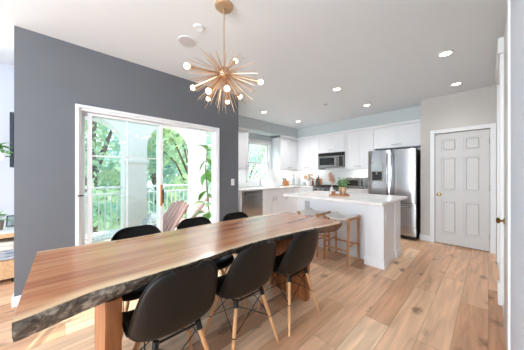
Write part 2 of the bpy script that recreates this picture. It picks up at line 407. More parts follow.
# soffit over the cabinets
struct('wall_soffit', B().box(-4.5, -4.15, 2.82, 5.75, 2.42, CH).box(-4.15, -0.90, 5.41, 5.75, 2.42, CH), M['soffit'])
struct('wall_backsplash', B().box(-4.5, -4.49, 2.92, WY0 - .07, .93, 1.4).box(-4.5, -4.49, WY0 - .07, WY1 + .07, .93, WZ0 - .05).box(-4.5, -4.49, WY1 + .07, 5.75, .93, 1.4).box(-4.49, -1.86, 5.74, 5.75, .93, 1.47), M['tile'])
# baseboards
struct('baseboard_left', B().box(-3.11, -3.097, -0.36, DY0, 0, .10, .003).box(-3.11, -3.097, DY1, 2.31, 0, .10, .003).box(-3.3, -3.097, -0.375, -0.36, 0, .10), M['trim'])
struct('baseboard_pantry', B().box(-0.91, PX0 - .07, 5.045, 5.06, 0, .11, .003).box(PX1 + .07, .106, 5.045, 5.06, 0, .11, .003).box(-.913, -.90, 5.045, 5.2, 0, .11), M['trim'])
struct('baseboard_right', B().box(.09, .106, 1.93, 2.9, 0, .11).box(.09, .106, 3.26, 5.045, 0, .11), M['trim'])

def casing(name, x0, x1, y, z1, wd=.065):
    b = B()
    b.box(x0 - wd, x0, y - .018, y, 0, z1, .003).box(x1, x1 + wd, y - .018, y, 0, z1, .003).box(x0 - wd, x1 + wd, y - .018, y, z1, z1 + wd, .003)
    b.box(x0 - wd, x0 - wd + .018, y - .026, y - .0185, 0, z1 + wd - .019).box(x1 + wd - .018, x1 + wd, y - .026, y - .0185, 0, z1 + wd - .019).box(x0 - wd, x1 + wd, y - .026, y - .0185, z1 + wd - .018, z1 + wd)
    return struct(name, b, M['trim'])
casing('trim_pantry_door', PX0, PX1, 5.06, PZ)

# pantry door: six panels
dr = thing('door_2', 'white six-panel pantry door with brass knob', 'door', ((PX0 + PX1) / 2, 5.075, 0)); dr['kind'] = 'structure'
W2 = (PX1 - PX0) / 2 - .005
b = B()
xs = [(-W2 + .09, -.04), (.04, W2 - .09)]
zs = [(.20, .80), (.97, 1.59), (1.69, 1.92)]
b.box(-W2, -W2 + .09, 0, .035, .012, 2.02).box(W2 - .09, W2, 0, .035, .012, 2.02).box(-.04, .04, 0, .035, .012, 2.02)
for a, c in ((.012, .20), (.80, .97), (1.59, 1.69), (1.92, 2.02)):
    for x0, x1 in xs: b.box(x0, x1, 0, .035, a, c)
for x0, x1 in xs:
    for z0, z1 in zs:
        b.box(x0, x1, .016, .03, z0, z1)
        b.box(x0 + .028, x1 - .028, .003, .02, z0 + .028, z1 - .028, .012)
b.build('door_panel', M['door'], dr)
k = B().lathe([(0, 0), (.028, 0), (.028, .006), (.011, .010), (.010, .035), (.026, .045), (.030, .058), (.022, .068), (0, .071)], (0, 0, 0), 20, Matrix.Translation((-W2 + .06, 0, .905)) @ Matrix.Rotation(R(90), 4, 'X'))
tag(k.build('door_knob', M['dark_brass'], dr, True), 'brass knob')
for z in (.25, 1.05, 1.82):
    tag(B().cyl((W2 + .004, -.006, z - .045), (W2 + .004, -.006, z + .045), .007, n=10).build('hinge', M['nickel'], dr, True), 'metal hinge')

# the door ajar against the right wall, only its knob and edge show
d2 = thing('door_3', 'white door edge with brass knob along the right wall', 'door', (.098, 1.95, 0)); d2['kind'] = 'structure'
B().box(-.008, .006, 0, .72, .012, 2.44, .003).build('door_panel', M['door'], d2)
k = B().lathe([(0, 0), (.026, 0), (.026, .005), (.010, .009), (.010, .022), (.022, .028), (.025, .038), (.017, .046), (0, .048)], (0, 0, 0), 20, Matrix.Translation((-.008, .64, .90)) @ Matrix.Rotation(R(-90), 4, 'Y'))
tag(k.build('door_knob', M['dark_brass'], d2, True), 'brass knob')
struct('trim_right_casing', B().box(.064, .106, 3.10, 3.24, .0, .2, .003).box(.078, .106, 3.12, 3.22, .2, 2.46, .003).box(.064, .106, 3.10, 4.3, 2.46, 2.61, .004).box(.078, .106, 4.18, 4.28, .11, 2.46, .003), M['trim'])

# patio door
pd = thing('door_1', 'white sliding glass patio door, right half open', 'door', (-3.2, 0, 0)); pd['kind'] = 'structure'
b = B()
b.box(-.06, .088, DY0, DY0 + .035, .02, DZ - .04, .003).box(-.06, .088, DY1 - .035, DY1, .02, DZ - .04, .003).box(-.06, .088, DY0, DY1, DZ - .04, DZ, .003).box(-.06, .088, DY0, DY1, 0, .02)
b.box(.09, .104, DY0 - .02, DY0 + .012, 0, DZ - .012).box(.09, .104, DY1 - .012, DY1 + .02, 0, DZ - .012).box(.09, .104, DY0 - .02, DY1 + .02, DZ - .012, DZ + .02)
b.box(0.02, 0.028, DY0 + .035, DY1 - .035, DZ - .06, DZ - .04)
b.build('door_frame', M['trim'], pd)
def leaf_panel(name, x, y0, y1, st, muntins):
    f = B(); z0, z1 = .025, DZ - .045
    f.box(x - .018, x + .018, y0, y0 + st, z0, z1, .003).box(x - .018, x + .018, y1 - st, y1, z0, z1, .003)
    f.box(x - .018, x + .018, y0 + st, y1 - st, z0, z0 + .09, .003).box(x - .018, x + .018, y0 + st, y1 - st, z1 - .03, z1, .003)
    o = f.build(name, M['trim'], pd)
    if muntins:
        B().box(x - .006, x + .006, .575, .588, z0 + .09, z1 - .03).box(x - .006, x + .006, y0 + st, y1 - st, 1.485, 1.50).build('muntin', M['trim'], o)
    B().box(x - .002, x + .002, y0 + st, y1 - st, z0 + .09, z1 - .03).build('glass_pane', M['glass'], o)
    return o
leaf_panel('fixed_panel', -.03, DY0 + .035, .99, .035, False)
sp = leaf_panel('sliding_panel', .035, .185, 1.015, .045, True)
hd = B().box(.053, .075, .975, 1.0, .83, 1.13, .006); tag(hd.build('door_handle', M['blockwood'], sp, True), 'wooden pull handle')
tag(B().box(.053, .085, 1.001, 1.018, .87, 1.06, .004).build('latch', M['black'], sp), 'black latch')
tag(B().box(.10, .112, DY0 + .0, DY0 + .05, 1.03, 1.045, .002).build('strike_plate', M['black'], pd), 'black strike plate')

# kitchen window
kw = thing('window_1', 'white double-hung kitchen window above the sink', 'window', (-4.5, 0, 0)); kw['kind'] = 'structure'
b = B()
b.box(0, .018, WY0 - .06, WY0, WZ0 - .05, WZ1 + .06, .003).box(0, .018, WY1, WY1 + .06, WZ0 - .05, WZ1 + .06, .003).box(0, .018, WY0, WY1, WZ1, WZ1 + .06, .003)
b.box(-.15, .03, WY0 - .06, WY1 + .06, WZ0 - .05, WZ0, .003)
b.box(-.13, 0, WY0, WY0 + .03, WZ0, WZ1).box(-.13, 0, WY1 - .03, WY1, WZ0, WZ1).box(-.13, 0, WY0, WY1, WZ1 - .03, WZ1)
b.build('window_frame', M['trim'], kw)
for x, z0, z1 in ((-.06, WZ0, 1.62), (-.10, 1.58, WZ1 - .03)):
    s_ = B().box(x - .018, x + .018, WY0 + .03, WY0 + .07, z0, z1).box(x - .018, x + .018, WY1 - .07, WY1 - .03, z0, z1).box(x - .018, x + .018, WY0 + .07, WY1 - .07, z0, z0 + .045).box(x - .018, x + .018, WY0 + .07, WY1 - .07, z1 - .045, z1)
    s_.box(x - .006, x + .006, (WY0 + WY1) / 2 - .008, (WY0 + WY1) / 2 + .008, z0 + .04, z1 - .04)
    o = s_.build('sash', M['trim'], kw)
    B().box(x - .002, x + .002, WY0 + .07, WY1 - .07, z0 + .045, z1 - .045).build('glass_pane', M['glass'], o)

# ------------------------------------------------------------------ balcony and outdoors
struct('floor_balcony', B().box(-5.36, -3.3, -0.5, 2.70, -.15, -.03), M['deck'])
def arch_outline(x, y0, y1, ztop, arches, n=20):
    pts = [(x, y0, -.03)]
    for ya, yb, zs in arches:
        c = (ya + yb) / 2; r = (yb - ya) / 2
        pts += [(x, ya, -.03), (x, ya, zs)]
        pts += [(x, c - r * math.cos(PI * k / n), zs + r * math.sin(PI * k / n)) for k in range(1, n)]
        pts += [(x, yb, zs), (x, yb, -.03)]
    pts += [(x, y1, -.03), (x, y1, ztop), (x, y0, ztop)]
    return pts
ARCH = [(-.20, .86, 1.80), (1.26, 2.33, 1.85)]
b = B().prism(arch_outline(-4.90, -.5, 2.62, 3.1, ARCH), (-.42, 0, 0))
for y0, y1 in ((-.5, -.2), (.86, 1.26), (2.33, 2.62)):
    b.box(-5.35, -4.87, y0 - .025, y1 + .025, 1.50, 1.57, .01).box(-5.35, -4.87, y0 - .02, y1 + .02, -.03, .14, .008)
struct('wall_arcade', b, M['stucco'])
for (y0, y1), lab in (((-.20, .86), 'white balcony railing under the left arch'), ((1.26, 2.33), 'white balcony railing under the right arch')):
    rl = thing('balcony_railing', lab, 'railing', (-5.12, y0, 0), group='balcony railings')
    B().box(-.025, .025, 0, y1 - y0, .99, 1.03, .006).build('top_rail', M['rail'], rl)
    B().box(-.02, .02, 0, y1 - y0, .87, .90, .004).build('middle_rail', M['rail'], rl)
    B().box(-.02, .02, 0, y1 - y0, .10, .13, .004).build('bottom_rail', M['rail'], rl)
    nb = int((y1 - y0) / .105)
    b0 = B().box(-.009, .009, -.009, .009, .13, .87).build('baluster', M['rail'], rl); b0.location = (0, (y1 - y0) / (nb + 1), 0)
    for i in range(1, nb):
        c = b0.copy(); COL.objects.link(c); c.location = (0, (y1 - y0) * (i + 1) / (nb + 1), 0)

# ground and trees outside
g = B().box(-60, -4.65, -40, 60, -3.4, -3.2)
struct('ground', g, vary(mat('garden_ground', '9FA886', 0.95), 'C8C4B2', (.4, .4, .4)))
def tree(loc, h, rad, nleaf, mleaf, label, seed):
    rnd = random.Random(seed)
    t = thing('tree', label, 'tree', loc, group='trees beyond the balcony')
    b = B(); b.tube([(0, 0, 0), (.05, .08, h * .3), (-.05, .1, h * .55), (.02, 0, h * .85)], [.16, .13, .09, .03], 8)
    blobs = []
    for i in range(11):
        a = rnd.uniform(0, 2 * PI); rr = rad * rnd.uniform(.2, .75); z = h * rnd.uniform(.34, .95)
        c = Vector((rr * math.cos(a), rr * math.sin(a), z)); blobs.append((c, rad * rnd.uniform(.35, .6)))
        b.tube([(0, 0.05, z * .6), c * .5 + Vector((0, 0, z * .38)), c], [.06, .04, .015], 6)
    b.build('trunk', M['trunk'], t, True)
    vs = []; fs = []
    for i in range(nleaf):
        c, r = rnd.choice(blobs)
        d = Vector((rnd.gauss(0, 1), rnd.gauss(0, 1), rnd.gauss(0, .8))).normalized() * r * rnd.uniform(.35, 1.0)
        p = c + d
        u = Vector((rnd.gauss(0, 1), rnd.gauss(0, 1), rnd.gauss(0, 1))).normalized(); v = u.orthogonal().normalized()
        s = rnd.uniform(.07, .15)
        k = len(vs); vs += [p - u * s, p + v * s * .5, p + u * s, p - v * s * .5]; fs.append((k, k + 1, k + 2, k + 3))
    me = bpy.data.meshes.new('foliage'); me.from_pydata(vs, [], fs); me.materials.append(mleaf)
    o = bpy.data.objects.new('foliage', me); COL.objects.link(o); o.parent = t
tree((-9.0, .6, -3.2), 8.4, 2.2, 6000, M['tree1'], 'leafy bright green tree seen through the left arch', 1)
tree((-11.8, 3.4, -3.2), 8.6, 2.2, 5000, M['tree2'], 'blue-green tree behind the arcade pillar', 2)
tree((-9.2, 4.2, -3.2), 8.6, 2.1, 6000, M['tree1'], 'bright green tree seen through the right arch', 3)
tree((-10.5, 7.0, -3.2), 7.4, 2.2, 3800, M['tree2'], 'blue-green tree outside the kitchen window', 4)
tree((-13.5, .5, -3.2), 8.0, 2.6, 3000, M['tree2'], 'farther blue-green tree behind the left arch', 5)
tree((-13.5, 11.0, -3.2), 8.0, 2.8, 2800, M['tree1'], 'farther green tree outside the kitchen window', 6)
tree((-14.5, 6.0, -3.2), 9.5, 2.8, 4200, M['tree1'], 'farther green tree behind the right arch', 8)

# ------------------------------------------------------------------ dining table
TX, TY = -1.62, 1.05
near = [(-.14, -1.148), (0.0, -1.195), (.10, -1.225), (.24, -1.212), (.38, -1.213), (.6, -1.212), (.87, -1.238), (1.15, -1.238), (1.35, -1.215), (1.57, -1.19), (1.8, -1.145), (2.0, -1.11), (2.13, -1.09), (2.20, -1.092), (2.25, -1.13)]
far = [(-.14, -2.10), (.15, -2.06), (.40, -2.017), (.82, -2.02), (1.2, -2.033), (1.6, -2.005), (1.85, -1.984), (2.1, -1.94), (2.25, -1.91)]
def interp(c, y):
    for (y0, x0), (y1, x1) in zip(c, c[1:]):
        if y <= y1:
            t = max(0, (y - y0) / (y1 - y0)); return x0 + (x1 - x0) * t
    return c[-1][1]
def smoothed(c, y):
    ws = [(-.08, 1), (-.04, 2), (0, 3), (.04, 2), (.08, 1)]
    return sum(interp(c, min(max(y + d, -.14), 2.25)) * k for d, k in ws) / 9
TOP, BOT = .75, .664
tb = thing('dining_table', 'long live-edge wooden slab table with bark-covered near edge', 'table', (TX, TY, 0))
NY = 110; ys = [-.14 + 2.39 * i / NY for i in range(NY + 1)]
cols = [0, .02, .05, .09, .2, .4, .6, .8, .9, .935, .965, .985, 1.0]
def wob(y, k): return .006 * noise.noise((y * 9, k, 0)) + .004 * noise.noise((y * 25, k, 3))
rows_t = []; rows_b = []; sap = []
for y in ys:
    xf = smoothed(far, y) + wob(y, 1); xn = smoothed(near, y) + wob(y, 7)
    rows_t.append([Vector((xf + (xn - xf) * u - TX, y - TY, TOP)) for u in cols])
    rows_b.append([Vector((xf + .08 + (xn - .13 - xf - .08) * u - TX, y - TY, BOT)) for u in cols])
b = B(); bm = b.bm
vt = [[bm.verts.new(p) for p in r] for r in rows_t]; vb = [[bm.verts.new(p) for p in r] for r in rows_b]
nc = len(cols)
for i in range(NY):
    for j in range(nc - 1):
        bm.faces.new((vt[i][j], vt[i][j + 1], vt[i + 1][j + 1], vt[i + 1][j])); bm.faces.new((vb[i][j], vb[i + 1][j], vb[i + 1][j + 1], vb[i][j + 1]))
for i in (0, NY):
    for j in range(nc - 1): bm.faces.new((vt[i][j], vt[i][j + 1], vb[i][j + 1], vb[i][j]))
for j in (0, nc - 1):
    for i in range(NY): bm.faces.new((vt[i][j], vt[i + 1][j], vb[i + 1][j], vb[i][j]))
top = b.build('tabletop', M['slab'], tb)
me = top.data; a_ = me.attributes.new('sap', 'FLOAT', 'POINT')
for i, v in enumerate(me.vertices):
    y = v.co.y + TY; x = v.co.x + TX
    dn = smoothed(near, y) - x + .02 * noise.noise((y * 4, 2, 0)); df = x - smoothed(far, y) + .02 * noise.noise((y * 4, 5, 0))
    a_.data[i].value = max(0.0, min(1.0, (1 - (dn - .025) / .045))) * .85 if dn < df else max(0.0, min(1.0, (1 - (df - .01) / .03))) * .7
# bark strips along both live edges
def bark(curve, sgn, kk, name, lab):
    rows = []
    def und(y):
        if sgn < 0: return .05
        a = min(1, max(0, (y - .1) / .35)); c = min(1, max(0, (2.1 - y) / .3)); return .03 + .085 * min(a, c)
    for y in [-.139 + 2.388 * i / 220 for i in range(221)]:
        xe = smoothed(curve, y) + wob(y, kk); row = []
        for t in range(9):
            s = t / 8
            bulge = .010 * math.sin(PI * min(1, s * 1.15)) + .012 * noise.noise((y * 14, s * 2.5, kk)) * math.sin(PI * s) + .006 * noise.noise((y * 45, s * 6, kk)) * math.sin(PI * s)
            row.append(Vector((xe - sgn * und(y) * s ** 1.1 + sgn * (.0025 + bulge) - TX, y - TY, TOP - .001 - (TOP - BOT) * s)))
        row += [Vector((xe - sgn * (und(y) + .03) - TX, y - TY, BOT + .003)), Vector((xe - sgn * .012 - TX, y - TY, TOP - .004))]
        rows.append(row)
    b = B().grid(rows, True)
    b.bm.verts.ensure_lookup_table(); b.bm.faces.new(b.bm.verts[:11]); b.bm.faces.new(b.bm.verts[-11:])
    tag(b.build(name, M['bark'], tb, True), lab)
bark(near, 1, 7, 'bark_edge', 'rough grey-brown bark edge'); bark(far, -1, 1, 'bark_edge', 'rough grey-brown bark edge')
def slab_leg(y0, y1, m_, lab):
    rows = []
    for k in range(13):
        z = BOT * k / 12; row = []
        for (x, y) in ((-1.25, y0), (-1.24, (y0 + y1) / 2), (-1.25, y1), (-1.49, y1 + .003), (-1.73, y1), (-1.745, (y0 + y1) / 2), (-1.73, y0), (-1.49, y0 - .008)):
            n_ = .008 * noise.noise((x * 5, y * 5, z * 4)); row.append(Vector((x + n_ - TX, y + n_ * .6 - TY, z)))
        rows.append(row)
    b = B().grid(rows, True); b.bm.verts.ensure_lookup_table(); b.bm.faces.new(b.bm.verts[:8]); b.bm.faces.new(b.bm.verts[-8:])
    tag(b.build('leg', m_, tb, True), lab)
slab_leg(.138, .207, M['legwood'], 'thick slab leg near the bark corner')
slab_leg(1.757, 1.832, M['legwood'], 'thick slab leg near the kitchen')

# ------------------------------------------------------------------ dining chairs
def catmull(pts, n):
    out = []; P = [pts[0]] + pts + [pts[-1]]
    for i in range(1, len(P) - 2):
        for k in range(n):
            t = k / n; a, b_, c, d = P[i - 1], P[i], P[i + 1], P[i + 2]
            out.append(tuple(.5 * (2 * b_[j] + (c[j] - a[j]) * t + (2 * a[j] - 5 * b_[j] + 4 * c[j] - d[j]) * t * t + (3 * b_[j] - a[j] - 3 * c[j] + d[j]) * t ** 3) for j in range(len(b_))))
    out.append(tuple(pts[-1])); return out
CP = [(.236, .398, .10, .0), (.234, .412, .165, .004), (.218, .428, .20, .012), (.16, .436, .224, .03), (.06, .426, .232, .045), (-.05, .416, .234, .060), (-.12, .424, .234, .075), (-.168, .458, .233, .085),
      (-.194, .52, .229, .080), (-.213, .60, .221, .066), (-.229, .675, .207, .052), (-.241, .73, .186, .042), (-.249, .765, .160, .034), (-.254, .788, .126, .028), (-.257, .800, .08, .024)]
def make_chair(label):
    t = thing('dining_chair', label, 'chair', group='black dining chairs around the table')
    pr = catmull(CP, 3); rows = []; NU = 20
    for i, (y, z, wd, lf) in enumerate(pr):
        a = pr[max(i - 1, 0)]; c = pr[min(i + 1, len(pr) - 1)]
        ty, tz = c[0] - a[0], c[1] - a[1]; l = math.hypot(ty, tz); ny, nz = tz / l, -ty / l    # inward normal: up on the seat, forward on the back
        if nz < 0 and abs(nz) > abs(ny): ny, nz = -ny, -nz
        if ny < 0 and abs(ny) >= abs(nz): ny, nz = -ny, -nz
        row = []
        for k in range(NU + 1):
            u = -1 + 2 * k / NU; q = lf * abs(u) ** 2.4
            row.append(Vector((wd * math.sin(u * PI / 2 * .92) / math.sin(PI / 2 * .92), y + ny * q, z + nz * q)))
        rows.append(row)
    b = B().grid(rows)
    bmesh.ops.recalc_face_normals(b.bm, faces=b.bm.faces[:])
    bmesh.ops.solidify(b.bm, geom=b.bm.faces[:], thickness=.006)
    rim = rows[0] + [r[-1] for r in rows[1:-1]] + rows[-1][::-1] + [r[0] for r in rows[1:-1]][::-1] + [rows[0][0]]
    b.tube(rim, .0055, 6)
    b.build('seat_shell', M['shell'], t, True)
    tops = {}; bots = {}
    for sx_ in (-1, 1):
        for sy_ in (-1, 1):
            p0 = Vector((sx_ * .115, -.01 + sy_ * .105, .405)); p1 = Vector((sx_ * .215, -.005 + sy_ * .195, 0))
            tops[sx_, sy_] = p0; bots[sx_, sy_] = p1
            d = (p1 - p0)
            B().tube([p0 + d * .02, p0 + d * .25, p0 + d * .7, p1], [.0125, .0145, .0125, .0095], 10).build('leg', M['dowel'], t, True)
    f = B()
    for k in tops: f.cyl(tops[k] + Vector((0, 0, .012)), tops[k] + (bots[k] - tops[k]) * .09, .0165, n=10)
    for sx_ in (-1, 1): f.cyl(tops[sx_, -1] + Vector((0, 0, -.004)), tops[sx_, 1] + Vector((0, 0, -.004)), .006, n=8)
    for sy_ in (-1, 1): f.cyl(tops[-1, sy_] + Vector((0, 0, -.004)), tops[1, sy_] + Vector((0, 0, -.004)), .006, n=8)
    def on(k, s): return tops[k] + (bots[k] - tops[k]) * s
    for a, c in (((-1, -1), (1, -1)), ((-1, 1), (1, 1)), ((-1, -1), (-1, 1)), ((1, -1), (1, 1))):
        f.cyl(on(a, .06), on(c, .5), .0032, n=6); f.cyl(on(c, .06), on(a, .5), .0032, n=6)
    for k in tops: f.sph(on(k, .5), .0165, (1, 1, .5), 8)
    tag(f.build('wire_base', M['wire'], t, True), 'black wire bracing')
    return t
ch = make_chair('black moulded chair seen from behind, nearest the viewer and the table\'s bark corner')
ch.location = (-1.285, .458, 0); ch.rotation_euler = (0, 0, R(90))
dup(ch, (-1.295, .975, 0), R(90), 'middle black moulded chair of the three seen from behind')
dup(ch, (-1.27, 1.51, 0), R(90), 'black moulded chair seen from behind, nearest the bar stools')
dup(ch, (-1.93, .47, 0), R(-90), 'black moulded chair across the table, in front of the closed glass panel')
dup(ch, (-1.93, 1.01, 0), R(-90), 'black moulded chair across the table, in front of the slatted balcony chairs')
dup(ch, (-1.88, 1.51, 0), R(-90), 'black moulded chair across the table, below the wall switch near the kitchen')

# ------------------------------------------------------------------ chandelier
cx_, cy_ = -1.533, .988; HZ = 2.135
cl = thing('sputnik_chandelier', 'brass starburst chandelier with glowing globe bulbs over the table', 'chandelier', (cx_, cy_, HZ))
B().lathe([(0, CH - HZ), (.076, CH - HZ), (.076, CH - HZ - .012), (.070, CH - HZ - .018), (.012, CH - HZ - .022), (0, CH - HZ - .022)], n=28).build('ceiling_canopy', M['brass'], cl, True)
B().cyl((0, 0, .04), (0, 0, CH - HZ - .01), .0055, n=10).build('rod', M['brass'], cl, True)
B().sph((0, 0, 0), .052, n=20).lathe([(0, .06), (.018, .058), (.022, .04), (0, .035)], n=16).build('hub', M['brass'], cl, True)
fw = Vector((-math.sin(R(47)), math.cos(R(47)), 0)); rt = Vector((math.cos(R(47)), math.sin(R(47)), 0))
BULBS = [(187, 66, 0), (235.5, 61, 1), (260.5, 82, 0), (193, 87.5, 1), (208.5, 91, 0), (208.5, 98.5, 1), (227, 88.5, 0), (240, 96.5, 1), (227.5, 101.5, 1)]
dirs = []
RB = .32; eye = Vector((0, 0, 1.28)); hub = Vector((cx_, cy_, HZ))
for bx, by, far_ in BULBS:
    v = (fw + rt * ((bx - 262) / 211) + Vector((0, 0, (174 - by) / 211))).normalized()
    tc_ = (hub - eye).dot(v); off_ = (eye + v * tc_ - hub).length
    h_ = math.sqrt(max(0, RB * RB - off_ * off_))
    d = (eye + v * (tc_ + (h_ if far_ else -h_)) - hub).normalized(); dirs.append(d)
    arm = B().tube([d * .04, d * .13, d * (RB - .055)], [.004, .0045, .009], 8).cyl(d * (RB - .06), d * (RB - .02), .012, .014, 12).build('arm', M['brass'], cl, True)
    tag(B().sph(d * (RB + .002), .0215, n=16).build('globe_bulb', M['bulb'], arm, True), 'glowing globe bulb')
sm_ = B().tube([(0, 0, .035), (0, 0, .2), (0, 0, 1.0)], [.0038, .0036, .0016], 6).build('spike', M['brass'], cl, True)
first = True; ga = PI * (3 - math.sqrt(5)); NS = 150; rs = random.Random(3)
for i in range(NS):
    z = 1 - 2 * (i + .5) / NS; r_ = math.sqrt(1 - z * z); a = ga * i
    d = Vector((r_ * math.cos(a), r_ * math.sin(a), z))
    if z > .93 or (z > .15 and i % 4) or min((d - q).length for q in dirs) < .10: continue
    o = sm_ if first else sm_.copy()
    if not first: COL.objects.link(o)
    first = False
    ln = rs.uniform(.28, .34) if z < .15 else rs.uniform(.19, .27)
    o.rotation_mode = 'QUATERNION'; o.rotation_quaternion = d.to_track_quat('Z', 'Y'); o.scale = (1, 1, ln)

# ------------------------------------------------------------------ ceiling fittings
def downlight(x, y, label, power):
    t = thing('recessed_ceiling_light', label, 'ceiling light', (x, y, CH), group='recessed ceiling lights')
    B().lathe([(.052, .0), (.078, -.001), (.080, -.006), (.074, -.009), (.055, -.007), (.052, 0)], n=28).build('trim_ring', M['trim'], t, True)
    B().lathe([(0, -.003), (.054, -.003), (.054, -.0005), (0, -.0005)], n=24).build('lens', M['lens'], t, True)
    l = bpy.data.lights.new('downlight', 'SPOT'); l.energy = power; l.spot_size = R(135); l.spot_blend = 1.0; l.color = (.97, .98, 1); l.shadow_soft_size = .05
    o = bpy.data.objects.new('downlight', l); COL.objects.link(o); o.parent = t; o.location = (0, 0, -.02)
downlight(-.345, 3.30, 'recessed ceiling light nearest the viewer, above the walkway beside the island', 22)
downlight(-.349, 4.54, 'recessed ceiling light in front of the white six-panel door', 12)
downlight(-1.74, 3.345, 'recessed ceiling light above the near side of the island', 32)
downlight(-1.72, 4.58, 'recessed ceiling light between the island and the fridge', 34)
downlight(-3.53, 3.353, 'recessed ceiling light above the dishwasher', 40)
downlight(-3.53, 4.636, 'recessed ceiling light by the kitchen corner', 44)
def at(px, py):
    d = 1.43 * 211 / (174 - py); r_ = (px - 262) / 211 * d
    return (r_ * .682 - .731 * d, r_ * .731 + .682 * d, CH)
t = thing('ceiling_speaker', 'round flush grey speaker grille in the ceiling beside the chandelier', 'speaker', at(187.5, 41.5))
B().lathe([(.088, 0), (.102, -.001), (.102, -.006), (.088, -.008)], n=32).build('ring', M['ceiling'], t, True)
B().lathe([(0, -.006), (.089, -.005), (.089, 0), (0, 0)], n=32).build('grille', M['speaker'], t, True)
t = thing('smoke_detector', 'small round white smoke detector on the ceiling near the chandelier rod', 'smoke detector', at(198.5, 27))
B().lathe([(0, -.012), (.036, -.011), (.040, -.016), (.045, -.014), (.048, 0), (0, 0)], n=28).build('housing', M['ceiling'], t, True)
B().lathe([(0, -.016), (.010, -.016), (.011, -.011), (0, -.011)], n=16).build('button', M['trim'], t, True)
t = thing('sprinkler_head', 'tiny round sprinkler cover on the ceiling over the island', 'sprinkler', at(325.5, 104.5))
B().lathe([(0, -.008), (.035, -.007), (.037, 0), (0, 0)], n=20).build('cover_plate', M['nickel'], t, True)

# ------------------------------------------------------------------ kitchen cabinets
def shaker(b, x0, x1, z0, z1, rail=.055):
    b.box(x0, x0 + rail, -.02, 0, z0, z1, .0015).box(x1 - rail, x1, -.02, 0, z0, z1, .0015)
    b.box(x0 + rail, x1 - rail, -.02, 0, z0, z0 + rail, .0015).box(x0 + rail, x1 - rail, -.02, 0, z1 - rail, z1, .0015)
    b.box(x0 + rail, x1 - rail, -.009, 0, z0 + rail, z1 - rail)
def pull(parent, x, z, vertical, ln=.10):
    b = B()
    if vertical:
        b.cyl((x, -.048, z - ln / 2), (x, -.048, z + ln / 2), .005, n=8)
        for s in (-1, 1): b.cyl((x, -.02, z + s * ln * .36), (x, -.048, z + s * ln * .36), .004, n=8)
    else:
        b.cyl((x - ln / 2, -.048, z), (x + ln / 2, -.048, z), .005, n=8)
        for s in (-1, 1): b.cyl((x + s * ln * .36, -.02, z), (x + s * ln * .36, -.048, z), .004, n=8)
    tag(b.build('handle', M['nickel'], parent, True), 'nickel bar handle')
def cabinet(name, label, loc, rz, w_, d_, z0, z1, fronts, toe=False, group=None, hollow=False):
    t = thing(name, label, 'cabinet', loc, rz, group)
    b = B().box(0, w_, 0, d_, z0 + (.1 if toe else 0), .68 if hollow else z1)
    if hollow: b.box(0, w_, 0, .02, .68, z1).box(0, .018, .02, d_, .68, z1).box(w_ - .018, w_, .02, d_, .68, z1)
    if toe: b.box(0, w_, .06, d_, z0, z0 + .1)
    b.build('body', M['cabinet'], t)
    for kind, x0, x1, a, c, hx, hz, vert in fronts:
        q = B()
        if kind == 'drawer' and c - a < .2: q.box(x0, x1, -.02, 0, a, c, .002)
        else: shaker(q, x0, x1, a, c)
        o = q.build('drawer' if kind == 'drawer' else ('panel' if kind == 'panel' else 'door'), M['cabinet'], t)
        if hx is not None: pull(o, hx, hz, vert)
    if name == 'upper_cabinet' and z0 < 1.5:      # slim unseen light bar under the cabinet, added for the bright backsplash
        B().box(.06, w_ - .06, .05, .08, z0 - .012, z0 - .0005).build('light_bar', M['trim'], t)
        l = bpy.data.lights.new('light_bar', 'AREA'); l.shape = 'RECTANGLE'; l.size = w_ - .14; l.size_y = .03; l.energy = 1.9 * w_; l.color = (1, .97, .93)
        o = bpy.data.objects.new('light_bar', l); COL.objects.link(o); o.parent = t; o.location = (w_ / 2, .065, z0 - .016); o.rotation_euler = (R(25), 0, 0)
    return t
g3 = .003
def two_doors(w_, z0, z1, up):
    m_ = w_ / 2; hz = z0 + .07 if up else z1 - .07
    return [('door', g3, m_ - g3 / 2, z0 + g3, z1 - g3, m_ - .045, hz, False if up else True), ('door', m_ + g3 / 2, w_ - g3, z0 + g3, z1 - g3, m_ + .045, hz, False if up else True)]
GB = 'white base cabinets'; GU = 'white upper cabinets'
# left run, fronts at x = -3.87 facing the room
LX = -3.87
cabinet('base_cabinet', 'narrow white end panel left of the dishwasher', (LX, 2.93, 0), R(90), .058, .6, 0, .88, [], False, GB)
W_ = .84
cabinet('base_cabinet', 'white base cabinet under the sink, right of the dishwasher', (LX, 3.615, 0), R(90), W_, .6, 0, .88,
        two_doors(W_, .1, .70, False) + [('drawer', g3, W_ / 2 - .002, .71, .875, None, 0, 0), ('drawer', W_ / 2 + .002, W_ - g3, .71, .875, None, 0, 0)], True, GB, True)
W_ = .64
cabinet('base_cabinet', 'white base cabinet below the knife block', (LX, 4.46, 0), R(90), W_, .6, 0, .88,
        [('door', g3, W_ - g3, .1, .70, .06, .63, True), ('drawer', g3, W_ - g3, .71, .875, W_ / 2, .79, False)], True, GB)
# back run, fronts at y = 5.12
BY = 5.12
cabinet('base_cabinet', 'white corner base cabinet left of the range', (-3.86, BY, 0), 0, .495, .6, 0, .88, [('door', g3, .492, .1, .70, .43, .63, True), ('drawer', g3, .492, .71, .875, .25, .79, False)], True, GB)
cabinet('base_cabinet', 'white base cabinet below the toaster oven', (-2.575, BY, 0), 0, .70, .6, 0, .88, two_doors(.70, .1, .70, False) + [('drawer', g3, .697, .71, .875, .35, .79, False)], True, GB)
